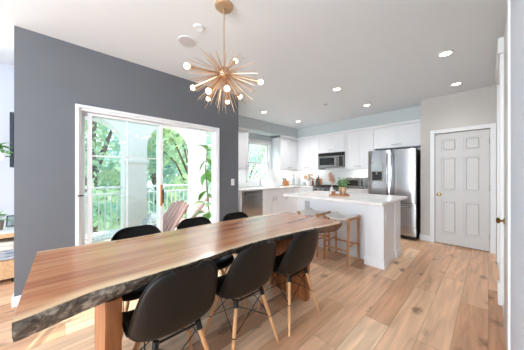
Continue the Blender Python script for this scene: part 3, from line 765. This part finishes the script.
# uppers
UB, UT = 1.41, 2.36
cabinet('upper_cabinet', 'white wall cabinet left of the kitchen window', (-4.15, 2.90, 0), R(90), .49, .34, UB, UT, [('door', g3, .487, UB + g3, UT - g3, .44, UB + .07, False)], False, GU)
cabinet('upper_cabinet', 'white wall cabinet between the window and the corner', (-4.15, 4.59, 0), R(90), 1.12, .34, UB, UT, two_doors(.80, UB, UT, True), False, GU)
cabinet('upper_cabinet', 'white wall cabinet left of the microwave', (-4.13, 5.41, 0), 0, .768, .32, UB, UT, two_doors(.768, UB, UT, True), False, GU)
cabinet('upper_cabinet', 'short white wall cabinet above the microwave', (-3.358, 5.41, 0), 0, .776, .32, 1.875, UT, two_doors(.776, 1.875, UT, True), False, GU)
cabinet('upper_cabinet', 'white wall cabinet between the microwave and the fridge', (-2.578, 5.41, 0), 0, .70, .32, UB, UT, two_doors(.70, UB, UT, True), False, GU)
cabinet('upper_cabinet', 'short white wall cabinet above the fridge', (-1.872, 5.41, 0), 0, .965, .32, 1.87, UT, two_doors(.965, 1.87, UT, True), False, GU)
cabinet('fridge_side_panel', 'tall white panel on the left side of the fridge', (-1.872, 5.40, 0), 0, .02, .33, 0, 1.868, [], False)
struct('trim_crown', B().box(-4.15, -4.118, 2.90, 3.39, 2.36, 2.42, .006).box(-4.15, -4.118, 4.59, 5.41, 2.36, 2.42, .006).box(-4.15, -.91, 5.376, 5.41, 2.36, 2.42, .006)
       .box(-4.15, -4.13, 2.90, 3.39, 2.34, 2.365).box(-4.15, -4.13, 4.59, 5.41, 2.34, 2.365), M['cabinet'])

# countertop along both walls
b = B().box(-4.488, -3.835, 2.92, 3.66, .882, .92, .004).box(-4.488, -4.38, 3.66, 4.12, .882, .92).box(-3.97, -3.835, 3.66, 4.12, .882, .92).box(-4.488, -3.835, 4.12, 5.73, .882, .92, .004).box(-3.84, -3.362, 5.085, 5.73, .882, .92, .004)
tag(b.build('countertop', M['quartz']), 'white stone worktop wrapping the kitchen corner under the window', 'countertop')
tag(B().box(-2.572, -1.876, 5.085, 5.73, .882, .92, .004).build('countertop', M['quartz']), 'white stone worktop between the range and the fridge', 'countertop')
# sink and tap
sk = thing('sink', 'white undermount sink below the kitchen window', 'sink', (-4.175, 3.89, .92))
B().box(-.205, .205, -.23, .23, -.22, -.20).box(-.205, -.19, -.23, .23, -.20, -.002).box(.19, .205, -.23, .23, -.20, -.002).box(-.19, .19, -.23, -.215, -.20, -.002).box(-.19, .19, .215, .23, -.20, -.002).build('basin', M['paper'], sk)
B().lathe([(0, -.197), (.03, -.197), (.032, -.2), (0, -.2)], n=16).build('drain', M['chrome'], sk, True)
fc = thing('faucet', 'tall slim chrome kitchen tap beside the sink', 'faucet', (-4.40, 4.04, .92))
B().lathe([(0, 0), (.026, 0), (.026, .008), (.015, .02), (.013, .08), (0, .08)], n=16).build('base', M['chrome'], fc, True)
pts = [(0, 0, .05), (0, 0, .22)] + [(.07 - .07 * math.cos(a), 0, .22 + .08 * math.sin(a)) for a in [PI * k / 8 for k in range(1, 9)]] + [(.14, 0, .17)]
B().tube(pts, .010, 10).build('spout', M['chrome'], fc, True)
B().cyl((0, 0, .05), (0, .06, .085), .006, n=8).build('lever', M['chrome'], fc, True)
# drying rack
rk = thing('dish_rack', 'white dish rack with dishes beside the sink', 'dish rack', (-4.15, 4.30, .92))
b = B().box(-.17, .17, -.13, .13, 0, .012, .004)
for x in (-.17, .162): b.box(x, x + .008, -.13, .13, .01, .06)
for y in (-.13, .122): b.box(-.17, .17, y, y + .008, .01, .06)
for i in range(9): b.cyl((-.15 + i * .037, -.1, .05), (-.15 + i * .037, .1, .05), .0025, n=6)
b.build('rack', M['rail'], rk)
for i, (x, r_) in enumerate(((-.09, .095), (-.03, .095), (.05, .085))):
    o = B().lathe([(0, 0), (r_ * .6, .002), (r_, .016), (r_, .02), (r_ * .6, .007), (0, .005)], n=24, M=Matrix.Translation((x, 0, .105)) @ Matrix.Rotation(R(80), 4, 'Y')).build('dinner_plate', M['paper'], None, True)
    o.location = (-4.15, 4.30, .92 + .018)
    tag(o, ['white plate in the dish rack, deepest of the three', 'middle white plate of three in the dish rack', 'smaller white plate in the dish rack, nearest the room'][i], 'plate', 'plates in the dish rack')
o = tag(B().lathe([(0, 0), (.02, 0), (.03, .004), (.034, .13), (.03, .16), (.014, .18), (.014, .21), (0, .21)], n=16).build('soap_bottle', M['paper'], None, True), 'white soap bottle standing right of the tap', 'soap bottle'); o.location = (-4.41, 4.2, .92)

# knife block
kb = thing('knife_block', 'slanted orange-wood knife block with black knife handles', 'knife block', (-4.22, 4.93, .92), R(137))
pts = [(-.06, -.09, 0), (-.06, .07, 0), (-.06, .10, .12), (-.06, .0, .20), (-.06, -.09, .09)]
B().prism(pts, (.12, 0, 0)).build('block', M['blockwood'], kb)
u_ = Vector((0, .52, .85)).normalized()
for i in range(3):
    for j in range(2):
        p0 = Vector((-.038 + i * .038, .035 - j * .055 + .01, .165 - j * -.0)) + Vector((0, 0, -.01 + j * .012))
        B().cyl(p0 - u_ * .02, p0 + u_ * (.10 - .015 * j), .011, .013, 8).build('knife_handle', M['black'], kb, True)
# canisters and bottles in the corner
def vessel(name, prof, m_, loc, label, cat, group=None, cap=None):
    t = thing(name, label, cat, loc, 0, group)
    B().lathe(prof, n=20).build('body', m_, t, True)
    if cap: B().lathe(cap[0], n=16).build(cap[1], cap[2], t, True)
    return t
BP = lambda r, h: [(0, 0), (r, 0), (r, h * .62), (r * .85, h * .7), (r * .36, h * .8), (r * .32, h), (0, h)]
G_ = 'bottles in the kitchen corner'
vessel('oil_bottle', BP(.036, .30), M['bluegrey'], (-4.24, 5.33, .92), 'tall pale blue-grey bottle right of the knife block', 'bottle', G_, ([(0, .30), (.014, .30), (.014, .33), (0, .33)], 'stopper', M['nickel']))
vessel('oil_bottle', BP(.040, .31), M['bluegrey'], (-4.10, 5.47, .92), 'tall blue-grey bottle left of the dried flowers', 'bottle', G_, ([(0, .31), (.014, .31), (.014, .345), (0, .345)], 'stopper', M['nickel']))
CPR = lambda r, h: [(0, 0), (r, 0), (r * 1.02, h * .5), (r, h), (r * .9, h), (0, h)]
vessel('canister', CPR(.055, .12), M['paper'], (-4.30, 5.16, .92), 'short white canister right of the knife block', 'canister', 'canisters in the kitchen corner', ([(0, .12), (.05, .12), (.05, .13), (.012, .135), (.014, .15), (0, .15)], 'lid', M['nickel']))
vessel('canister', CPR(.045, .09), M['bluegrey'], (-3.97, 5.55, .92), 'short blue-grey canister before the dried flowers', 'canister', 'canisters in the kitchen corner', ([(0, .09), (.042, .09), (.042, .1), (0, .1)], 'lid', M['nickel']))
# dried flowers
df = thing('dried_flower_vase', 'white pot of tan dried flowers left of the range', 'vase', (-3.80, 5.52, .92))
B().lathe([(0, 0), (.055, 0), (.07, .05), (.066, .14), (.058, .15), (.05, .14), (0, .12)], n=24).build('pot', M['paper'], df, True)
b = B(); fl = B(); rn = random.Random(5)
for i in range(26):
    a = rn.uniform(0, 2 * PI); r_ = rn.uniform(.02, .17); h = rn.uniform(.24, .36) - r_ * .3
    e_ = Vector((r_ * math.cos(a), r_ * .7 * math.sin(a), h)); b.tube([(0, 0, .12), e_ * .5 + Vector((0, 0, .08)), e_], .002, 5)
    for j in range(4): fl.sph(e_ + Vector((rn.gauss(0, .012), rn.gauss(0, .012), rn.gauss(0, .012))), rn.uniform(.012, .022), (1, 1, .8), 8)
b.build('stems', M['stem'], df, True); fl.build('flower_heads', M['dried'], df, True)
# bottles beside the range
G2 = 'bottles left of the range'
for x, y, r_, h, mm, lab in ((-3.60, 5.45, .034, .21, 'brown_bottle', 'brown glass bottle beside the dried flowers, shortest of its row'), (-3.52, 5.55, .036, .25, 'brown_bottle', 'middle brown glass bottle left of the range'),
                             (-3.43, 5.48, .034, .31, 'bottle', 'tall dark green bottle next to the range')):
    vessel('oil_bottle', BP(r_, h), M[mm], (x, y, .92), lab, 'bottle', G2, ([(0, h), (r_ * .38, h), (r_ * .38, h + .02), (0, h + .02)], 'cap', M['black']))
t = thing('cutting_board', 'round-handled wooden board leaning on the backsplash', 'cutting board', (-3.56, 5.69, .92))
B().box(-.11, .11, -.008, .008, 0, .22, .006, 2).cyl((0, 0, .22), (0, 0, .29), .014, n=10).build('board', M['stoolwood'], t, False, Matrix.Rotation(R(-7), 4, 'X'))

# ------------------------------------------------------------------ appliances
dw = thing('dishwasher', 'stainless steel dishwasher under the left worktop', 'dishwasher', (LX, 2.995, 0), R(90))
B().box(0, .615, 0, .58, .10, .875).box(.01, .605, .05, .58, .02, .10).build('body', M['black'], dw)
dd = B().box(.004, .611, -.03, 0, .11, .872, .006, 2).build('door', M['steel'], dw)
B().cyl((.06, -.07, .80), (.555, -.07, .80), .011, n=12).box(.075, .095, -.07, -.03, .792, .808).box(.52, .54, -.07, -.03, .792, .808).build('handle', M['steel'], dd, True)

fg = thing('fridge', 'stainless steel french-door fridge with water dispenser', 'refrigerator', (-1.80, 4.85, 0))
FW = .865; FH = 1.775
B().box(.005, FW - .005, .075, .80, .03, FH - .01, .004).box(.02, FW - .02, .09, .78, 0, .03).build('body', M['black'], fg)
B().box(.01, FW - .01, .03, .09, .02, .075).build('kick_grille', M['black'], fg)
def fdoor(x0, x1, z0, z1):
    """door slab with a gently bowed front"""
    b = B(); out = [(x0, .072, z0), (x0, .012, z0)]
    for k in range(1, 10): s = k / 10; out.append((x0 + (x1 - x0) * s, .002 - .004 * math.sin(PI * s) + .006 * abs(2 * s - 1) ** 6, z0))
    out += [(x1, .012, z0), (x1, .072, z0)]
    return b.prism(out, (0, 0, z1 - z0))
mid = FW / 2
dl = fdoor(.003, mid - .002, .715, FH).build('door', M['steel'], fg, True); drr = fdoor(mid + .002, FW - .003, .715, FH).build('door', M['steel'], fg, True)
fz = fdoor(.003, FW - .003, .08, .705).build('freezer_drawer', M['steel'], fg, True)
for s, dp in ((-1, dl), (1, drr)):
    x = mid + s * .045
    B().tube([(x, -.005, .80), (x, -.045, .83), (x + s * .0, -.062, 1.1), (x, -.066, 1.25), (x, -.062, 1.42), (x, -.045, 1.68), (x, -.005, 1.71)], .013, 10).build('handle', M['steel'], dp, True)
B().tube([(.08, -.004, .65), (.11, -.05, .65), (mid, -.062, .65), (FW - .11, -.05, .65), (FW - .08, -.004, .65)], .013, 10).build('handle', M['steel'], fz, True)
dp = B().box(.075, .30, -.012, .01, 1.12, 1.50, .004).build('dispenser', M['nickel'], dl)
B().box(.090, .285, -.0145, -.005, 1.14, 1.33, .003).build('recess', M['black'], dp)
B().box(.085, .290, -.0165, -.01, 1.34, 1.49, .003).build('control_panel', M['bluegrey'], dp)
B().cyl((.19, -.03, 1.33), (.19, -.03, 1.27), .022, .012, 12).box(.1, .28, -.035, -.012, 1.13, 1.145).build('spout', M['nickel'], dp)

rg = thing('range', 'stainless steel range with black cooktop under the microwave', 'range', (-3.356, 5.07, 0))
RW = .778
B().box(0, RW, .04, .66, .08, .915).box(.02, RW - .02, .08, .64, 0, .08).build('body', M['steel'], rg)
ct = B().box(0, RW, .01, .66, .915, .928, .003).build('cooktop', M['black'], rg)
for i in range(3):
    b = B(); x0 = .03 + i * .245; x1 = x0 + .228
    for y in (.06, .345, .63): b.box(x0, x1, y - .007, y + .007, .945, .96)
    for x in (x0 + .007, (x0 + x1) / 2, x1 - .007): b.box(x - .007, x + .007, .06, .63, .945, .96)
    for x in (x0 + .007, x1 - .007):
        for y in (.06, .63): b.box(x - .007, x + .007, y - .007, y + .007, .928, .945)
    b.build('grate', M['black'], ct)
od = B().box(.01, RW - .01, .0, .04, .20, .78, .005).build('oven_door', M['steel'], rg)
B().box(.12, RW - .12, -.003, .0, .32, .66).build('oven_window', M['darkglass'], od)
B().cyl((.08, -.045, .73), (RW - .08, -.045, .73), .012, n=10).cyl((.1, 0, .73), (.1, -.045, .73), .008, n=8).cyl((RW - .1, 0, .73), (RW - .1, -.045, .73), .008, n=8).build('handle', M['steel'], od, True)
cp = B().box(0, RW, .0, .04, .79, .912, .004).build('control_panel', M['steel'], rg)
for i in range(5): B().cyl((.1 + i * .144, 0, .85), (.1 + i * .144, -.03, .85), .021, .018, 14).build('knob', M['black'], cp, True)

mw = thing('microwave', 'black and stainless over-the-range microwave below the short cabinet', 'microwave', (-3.353, 5.345, 0))
z0, z1 = 1.468, 1.868
B().box(0, .768, .025, .38, z0, z1).build('body', M['black'], mw)
B().box(0, .768, .0, .025, z1 - .085, z1, .003).build('vent_grille', M['black'], mw)
md = B().box(0, .60, -.005, .025, z0, z1 - .088, .004).build('door', M['steel'], mw)
B().box(.05, .50, -.008, -.004, z0 + .06, z1 - .14, .002).build('door_window', M['darkglass'], md)
B().tube([(.56, -.004, z0 + .04), (.56, -.04, z0 + .06), (.56, -.04, z1 - .15), (.56, -.004, z1 - .13)], .010, 8).build('handle', M['steel'], md, True)
c = B().box(.603, .768, -.005, .025, z0, z1 - .088, .004).build('control_panel', M['steel'], mw)
B().box(.625, .745, -.008, -.004, z0 + .03, z1 - .11, .002).build('keypad', M['darkglass'], c)

to = thing('toaster_oven', 'silver toaster oven with dark glass on the back worktop', 'toaster oven', (-2.50, 5.27, .92))
B().box(0, .47, .01, .34, .02, .27, .012, 2).build('body', M['steel'], to)
B().box(.03, .06, .03, .06, 0, .02).box(.41, .44, .03, .06, 0, .02).box(.03, .06, .28, .31, 0, .02).box(.41, .44, .28, .31, 0, .02).build('feet', M['black'], to)
o = B().box(.02, .345, -.004, .012, .045, .25, .004).build('door', M['steel'], to)
B().box(.04, .325, -.007, -.003, .065, .205).build('door_window', M['darkglass'], o)
B().cyl((.05, -.035, .228), (.315, -.035, .228), .008, n=8).cyl((.06, 0, .228), (.06, -.035, .228), .005, n=6).cyl((.305, 0, .228), (.305, -.035, .228), .005, n=6).build('handle', M['steel'], o, True)
for z in (.085, .145, .205): B().cyl((.405, .01, z), (.405, -.018, z), .020, .017, 14).build('knob', M['black'], to, True)

# ------------------------------------------------------------------ island
isl = thing('kitchen_island', 'white kitchen island with corner pillars behind the bar stools', 'kitchen island', (-1.68, 3.45, 0))
ox, oy = -1.68, 3.45
X0, X1 = -2.40, -.955
def W3(b_, x0, x1, y0, y1, z0, z1, bev=0): return b_.box(x0 - ox, x1 - ox, y0 - oy, y1 - oy, z0, z1, bev)
b = B(); W3(b, X0 + .02, X1 - .02, 3.28, 3.92, 0, .88); b.build('body', M['cabinet'], isl)
b = B(); W3(b, X0 + .17, X1 - .24, 3.13, 3.28, .80, .88); W3(b, X0 + .17, X1 - .24, 3.12, 3.135, .865, .88); b.build('apron', M['cabinet'], isl)
for x0, x1 in ((X0, X0 + .17), (X1 - .24, X1)):
    b = B(); W3(b, x0, x1, 3.12, 3.30, 0, .88, .003)
    for k in range(1, 6):
        x = x0 + (x1 - x0) * k / 6; W3(b, x - .012, x + .012, 3.114, 3.121, .13, .86, .003)
    W3(b, x0 - .012, x1 + .012, 3.105, 3.31, 0, .115, .004)
    b.build('corner_pillar', M['cabinet'], isl)
b = B(); W3(b, X1 - .02, X1 - .002, 3.66, 3.92, 0, .88, .003); W3(b, X1 - .03, X1 + .012, 3.65, 3.93, 0, .115, .004); b.build('end_pilaster', M['cabinet'], isl)
b = B(); W3(b, X0 + .002, X0 + .02, 3.66, 3.92, 0, .88, .003); b.build('end_pilaster', M['cabinet'], isl)
b = B(); W3(b, X0 + .17, X1 - .24, 3.265, 3.28, 0, .115, .004); W3(b, X1 - .02, X1 - .006, 3.30, 3.66, 0, .115, .004); W3(b, X0 + .006, X0 + .02, 3.30, 3.66, 0, .115, .004); b.build('baseboard', M['cabinet'], isl)
b = B(); W3(b, -2.50, -.885, 2.85, 4.03, .882, .922, .006); o = b.build('island_countertop', M['quartz']); o.location = (ox, oy, 0)
tag(o, 'white stone island top overhanging the bar stools', 'countertop')
def outlet(loc, rz, label, name='wall_outlet', sw=False):
    t = thing(name, label, 'light switch' if sw else 'outlet', loc, rz)
    B().box(-.036, .036, -.006, 0, -.058, .058, .003).build('cover_plate', M['rail'], t)
    if sw: B().box(-.016, .016, -.010, -.005, -.033, .033, .002).build('rocker', M['paper'], t)
    else:
        for z in (-.02, .02): B().box(-.015, .015, -.0085, -.005, z - .013, z + .013, .003).build('socket', M['paper'], t)
outlet((X1, 3.215, .70), R(90), 'white outlet on the side of the island pillar')
outlet((-3.11, 2.185, 1.135), R(90), 'white rocker switch on the grey wall right of the patio door', 'light_switch', True)

# things on the island
ITZ = .922
tr_ = thing('serving_tray', 'shallow wooden tray on the island', 'tray', (-1.68, 3.30, ITZ), R(30))
B().box(-.16, .16, -.075, .075, 0, .010, .003).box(-.16, .16, -.075, -.067, .01, .022).box(-.16, .16, .067, .075, .01, .022).box(-.16, -.152, -.067, .067, .01, .022).box(.152, .16, -.067, .067, .01, .022).build('tray_body', M['stoolwood'], tr_)
def onT(x, y): v = Matrix.Rotation(R(30), 3, 'Z') @ Vector((x, y, 0)); return (-1.68 + v.x, 3.30 + v.y, ITZ + .0105)
pl = thing('potted_plant', 'bushy green plant in a faceted brass pot on the tray', 'plant', onT(.06, .005))
b = B().lathe([(0, 0), (.046, 0), (.062, .09), (.062, .135), (.055, .135), (.052, .12), (0, .12)], n=9); b.build('pot', M['brass'], pl)
B().lathe([(0, .126), (.053, .124), (.05, .117), (0, .11)], n=16).build('soil', M['soil'], pl, True)
b = B(); st = B(); rn = random.Random(11)
for i in range(26):
    a = rn.uniform(0, 2 * PI); r_ = rn.uniform(.02, .085); h = rn.uniform(.16, .29)
    e_ = Vector((r_ * math.cos(a), r_ * math.sin(a), h)); st.tube([(0, 0, .1), e_ * .55 + Vector((0, 0, .06)), e_], .002, 5)
    for j in range(4):
        aa = rn.uniform(0, 2 * PI); b.leaf(e_ - Vector((0, 0, .02 * j)), (math.cos(aa), math.sin(aa), rn.uniform(-.1, .7)), (0, 0, 1), rn.uniform(.045, .065), rn.uniform(.035, .05))
st.build('stems', M['leafm'], pl, True); b.build('leaves', M['leafm'], pl, True)
pv = thing('pampas_vase', 'clear ribbed vase of blush pampas plumes on the tray', 'vase', onT(-.112, .032))
B().lathe([(0, 0), (.032, 0), (.038, .03), (.03, .09), (.02, .11), (.023, .125), (.018, .125), (.016, .11), (0, .1)], n=18).build('vase_body', M['paper'], pv, True)
b = B(); st = B(); rn = random.Random(4)
for px_, py_, ph in ((-.05, .02, .33), (-.02, -.01, .36), (.02, .02, .31), (.05, -.01, .27)):
    e_ = Vector((px_, py_, ph)); st.tube([(0, 0, .09), e_ * .4 + Vector((0, 0, .07)), e_], .002, 5)
    for k in range(75):
        s = rn.uniform(.5, 1); c = Vector((0, 0, .09)).lerp(e_, s); a = rn.uniform(0, 2 * PI); q_ = .040 * (1.2 - s) + .016
        b.leaf(c, (math.cos(a) * .7, math.sin(a) * .7, .8), (0, 0, 1), q_ * 1.5, .016, .5)
st.build('stems', M['pampas'], pv, True); b.build('plumes', M['pampas'], pv, True)
t = thing('candle_jar', 'amber glass candle jar in front of the pampas vase', 'candle', onT(-.085, -.04))
B().lathe([(0, 0), (.030, 0), (.031, .004), (.031, .07), (.028, .07), (.028, .01), (0, .01)], n=20).build('jar', M['amber'], t, True)
B().lathe([(0, .068), (.0315, .068), (.0315, .082), (0, .082)], n=20).build('lid', M['paper'], t, True)
t = thing('candle_jar', 'small wood-lidded jar beside the brass plant pot', 'candle', onT(.13, -.045))
B().lathe([(0, 0), (.016, 0), (.017, .004), (.017, .02), (0, .02)], n=16).build('jar', M['brown_bottle'], t, True)
B().lathe([(0, .02), (.018, .02), (.018, .026), (0, .026)], n=16).build('lid', M['stoolwood'], t, True)

# ------------------------------------------------------------------ bar stools
def make_stool(label, loc):
    t = thing('bar_stool', label, 'stool', loc, 0, 'wooden bar stools at the island')
    sx_, sy_ = .18, .18; H = .64
    tp = {}; bt = {}
    for a in (-1, 1):
        for c in (-1, 1):
            bt[a, c] = Vector((a * sx_, c * sy_, 0)); tp[a, c] = Vector((a * (sx_ + .002), c * (sy_ - .02), H))
            B().tube([bt[a, c], bt[a, c].lerp(tp[a, c], .5), tp[a, c]], [.0155, .0195, .0185], 10).build('leg', M['stoolwood'], t, True)
    for a in (-1, 1):
        B().tube([(a * sx_, -.205, H + .006), (a * sx_, -.13, H - .003), (a * sx_, .13, H - .003), (a * sx_, .205, H + .006)], .020, 10).build('side_rail', M['stoolwood'], t, True)
        s = .42; B().cyl(bt[a, -1].lerp(tp[a, -1], s), bt[a, 1].lerp(tp[a, 1], s), .0125, n=8).build('stretcher', M['stoolwood'], t, True)
    for c in (-1, 1):
        s = .32 if c < 0 else .36; B().cyl(bt[-1, c].lerp(tp[-1, c], s), bt[1, c].lerp(tp[1, c], s), .0135, n=8).build('stretcher', M['stoolwood'], t, True)
    rows = []
    for j in range(15):
        y = -.165 + .33 * j / 14; row = []
        for k in range(19):
            u = -1 + 2 * k / 18; row.append(Vector((u * (sx_ - .004), y, H + .024 - .034 * (1 - u * u) + .004 * abs(u) ** 6)))
        rows.append(row)
    b = B().grid(rows); bmesh.ops.recalc_face_normals(b.bm, faces=b.bm.faces[:]); bmesh.ops.solidify(b.bm, geom=b.bm.faces[:], thickness=.012)
    tag(b.build('seat', M['leather'], t, True), 'white sling seat')
    return t
s1 = make_stool('wooden bar stool with white sling seat, at the pillar end of the island', (-1.50, 3.03, 0))
dup(s1, (-1.985, 3.03, 0), 0, 'wooden bar stool with white sling seat, half hidden behind the table end')

# ------------------------------------------------------------------ balcony furniture
def slat_chair(label, loc, rz):
    t = thing('slatted_chair', label, 'chair', loc, rz, 'reddish slatted chairs on the balcony')
    b = B(); Mx = Matrix.Translation((0, -.18, .28)) @ Matrix.Rotation(R(-40), 4, 'X')      # back leans to -y
    Mx = Matrix.Translation((0, -.16, .28)) @ Matrix.Rotation(R(38), 4, 'X')
    for k in range(5):
        x = -.20 + k * .10; hh = .70 - .03 * abs(k - 2)
        b.box(x - .046, x + .046, -.01, .01, 0, hh, .004, M=Mx)
    for z in (.10, .48): b.box(-.24, .24, -.03, -.01, z, z + .06, M=Mx)
    b.build('backrest', M['cedar'], t)
    b = B(); Ms = Matrix.Translation((0, .12, .31)) @ Matrix.Rotation(R(8), 4, 'X')
    for k in range(5): b.box(-.24, .24, -.28 + k * .115, -.18 + k * .115, -.01, .01, .004, M=Ms)
    b.build('seat', M['cedar'], t)
    for s in (-1, 1):
        B().box(s * .26 - .03, s * .26 + .03, .30, .36, 0, .36, .005).build('leg', M['cedar'], t)
        B().prism([(s * .26 - .015, .33, .33), (s * .26 - .015, -.36, .0), (s * .26 - .015, -.42, .0), (s * .26 - .015, -.42, .05), (s * .26 - .015, .33, .43)], (.03, 0, 0)).build('side_rail', M['cedar'], t)
    return t
a1 = slat_chair('reddish slatted lounge chair on the balcony, nearer the door handle', (-3.66, .98, -.03), R(192))
dup(a1, (-4.53, 1.86, -.03), R(154), 'reddish slatted lounge chair on the balcony, beside the tall leafy plant')
o = B()
rows = []
for j in range(13):
    v = -1 + 2 * j / 12; row = []
    for k in range(13):
        u = -1 + 2 * k / 12; th = .065 * (max(0, 1 - u ** 4) * max(0, 1 - v ** 4)) ** .5
        row.append(Vector((u * .2 * (1 - .06 * v * v), th, v * .17 * (1 - .06 * u * u))))
    rows.append(row)
o.grid(rows); o.grid([[Vector((p.x, -p.y, p.z)) for p in r] for r in rows])
mp_ = mat('patterned_pillow_fabric', 'E4E1DC', .9); vary(mp_, '8A8C90', (45, 45, 45), 2, .48, .54)
bmesh.ops.remove_doubles(o.bm, verts=o.bm.verts[:], dist=.0005)
o = tag(o.build('throw_pillow', mp_, None, True), 'grey and white patterned pillow on the slatted chair', 'pillow'); o.location = (-3.615, .985, .50); o.rotation_euler = (R(-34), 0, R(12))
# tall plant
tp_ = thing('fiddle_leaf_fig', 'tall thin-stemmed plant with big leaves in the balcony corner', 'plant', (-3.63, 1.965, -.03))
B().lathe([(0, 0), (.12, 0), (.15, .26), (.155, .28), (.14, .28), (.135, .25), (0, .24)], n=24).build('pot', M['terracotta'], tp_, True)
B().lathe([(0, .255), (.137, .25), (.13, .24), (0, .24)], n=20).build('soil', M['soil'], tp_, True)
B().tube([(0, 0, .2), (.02, .03, .6), (-.03, .02, 1.0), (-.01, -.03, 1.4), (.0, 0, 1.78)], [.016, .014, .012, .010, .007], 8).build('stem', M['stem'], tp_, True)
b = B(); rn = random.Random(2)
for zc, nl, dr_ in ((1.74, 5, .3), (1.62, 2, -.5), (1.34, 4, -.9), (.95, 2, -.4), (.74, 4, .1), (.58, 4, .0)):
    for i in range(nl):
        a = R(150) + i * 2 * PI * .62 / max(nl - 1, 1) + zc * .9
        b.leaf((-.01, 0, zc + rn.uniform(-.05, .05)), (math.cos(a), .55 * math.sin(a) - .2, dr_ + rn.uniform(-.25, .35)), (0, 0, 1), rn.uniform(.22, .29), rn.uniform(.12, .16), .35)
b.build('leaves', M['leafdeep'], tp_, True)
# white reclining chair
wl = thing('reclining_chair', 'white metal strap recliner on the balcony by the left railing', 'chair', (-4.35, .36, -.03), R(14))
b = B()
for s in (-1, 1): b.tube([(s * .27, -.55, .62), (s * .27, -.15, .30), (s * .27, .55, .27)], .014, 8)
for z, y in ((.27, .55), (.62, -.55), (.30, -.15)): b.cyl((-.27, y, z), (.27, y, z), .014, n=8)
b.build('frame', M['rail'], wl, True)
b = B()
for k in range(9):
    s = k / 8; b.box(-.26, .26, -.52 + .36 * s - .016, -.52 + .36 * s + .016, .595 - .288 * s, .603 - .288 * s)
for k in range(12): y = -.10 + .055 * k; b.box(-.26, .26, y - .016, y + .016, .283, .291)
b.build('straps', M['rail'], wl)
for s in (-1, 1):
    for y in (-.2, .42): B().cyl((s * .27, y, .29), (s * .27, y + (.12 if y > 0 else -.12), 0), .014, n=8).build('leg', M['rail'], wl, True)

# ------------------------------------------------------------------ living room glimpsed at the left
cs = thing('side_console', 'low oak console with pale top and open shelf beyond the grey wall', 'console', (-4.07, -.68, 0))
B().box(-.23, .23, -.27, .27, .53, .583, .004).box(-.23, .23, -.27, .27, .05, .26, .004).box(-.23, .23, -.27, -.24, .26, .53).box(-.23, -.20, -.24, .27, .26, .53).build('body', M['consolewood'], cs)
tag(B().box(-.228, .228, -.268, .268, .583, .592, .002).build('top_panel', M['paper'], cs), 'pale top panel')
for x in (-.2, .2):
    for y in (-.23, .23): B().cyl((x, y, 0), (x, y, .05), .018, .022, 10).build('leg', M['black'], cs, True)
def blanket(loc, sx_, sy_, sz_, m_, label, lay):
    b = B()
    for k in range(lay): b.box(-sx_ / 2 + .004 * (k % 2), sx_ / 2 - .006 * (k % 3), -sy_ / 2, sy_ / 2, sz_ * k / lay, sz_ * (k + .96) / lay, min(.012, sz_ / lay * .4), 3)
    o = tag(b.build('folded_blanket', m_, None, True), label, 'blanket', 'folded blankets on the console'); o.location = loc
blanket((-4.05, -.64, .261), .34, .40, .11, M['blue_cloth'], 'folded grey-blue blanket on the console shelf, lower of two', 3)
blanket((-4.05, -.64, .373), .33, .38, .10, M['cream'], 'folded cream blanket on the console shelf, upper of two', 2)
pp = thing('potted_plant', 'green plant in a brown pot on the oak console', 'plant', (-4.10, -.61, .592))
B().lathe([(0, 0), (.045, 0), (.055, .08), (.058, .12), (.05, .12), (.048, .10), (0, .09)], n=20).build('pot', M['terracotta'], pp, True)
B().lathe([(0, .105), (.049, .10), (.045, .09), (0, .09)], n=16).build('soil', M['soil'], pp, True)
b = B(); rn = random.Random(21)
for i in range(34):
    a = rn.uniform(0, 2 * PI); b.leaf((0, 0, .10 + rn.uniform(0, .08)), (math.cos(a), math.sin(a), rn.uniform(.1, 1.4)), (0, 0, 1), rn.uniform(.09, .14), rn.uniform(.035, .05), .5)
b.build('leaves', M['leafm'], pp, True)
pf = thing('picture_frame', 'small black picture frame standing on the console', 'picture frame', (-4.24, -.505, .592), R(75))
Mf = Matrix.Rotation(R(-10), 4, 'X')
B().box(-.06, .06, -.008, .008, .002, .016, M=Mf).box(-.06, .06, -.008, .008, .134, .148, M=Mf).box(-.06, -.047, -.008, .008, .016, .134, M=Mf).box(.047, .06, -.008, .008, .016, .134, M=Mf).build('frame', M['black'], pf)
B().box(-.047, .047, -.002, .004, .016, .134, M=Mf).build('photo', M['bluegrey'], pf)
tv = thing('wall_tv', 'dark flat television on the white wall beyond the grey wall', 'television', (-4.95, -.53, 1.37))
B().box(-.55, .55, -.018, .018, 0, .75, .004).build('bezel', M['screen'], tv)
B().box(-.54, .54, -.020, -.017, .01, .74).build('screen', M['darkglass'], tv)
B().box(-.2, .2, .018, .03, .2, .55).build('wall_mount', M['black'], tv)
hp = thing('hanging_plant', 'green leafy plant on a wall bracket at the left edge', 'plant', (-4.10, -.60, 1.50))
B().lathe([(0, -.05), (.05, -.05), (.065, .06), (.067, .08), (.058, .08), (.055, .05), (0, .04)], n=18).build('pot', M['paper'], hp, True)
B().cyl((0, .05, .0), (0, .223, .0), .006, n=8).build('bracket', M['black'], hp, True)
b = B(); rn = random.Random(9)
for i in range(26):
    a = rn.uniform(0, 2 * PI); b.leaf((0, 0, .05 + rn.uniform(0, .08)), (math.cos(a), math.sin(a), rn.uniform(-.1, .9)), (0, 0, 1), rn.uniform(.10, .16), rn.uniform(.045, .065), .5)
b.build('leaves', M['leafm'], hp, True)
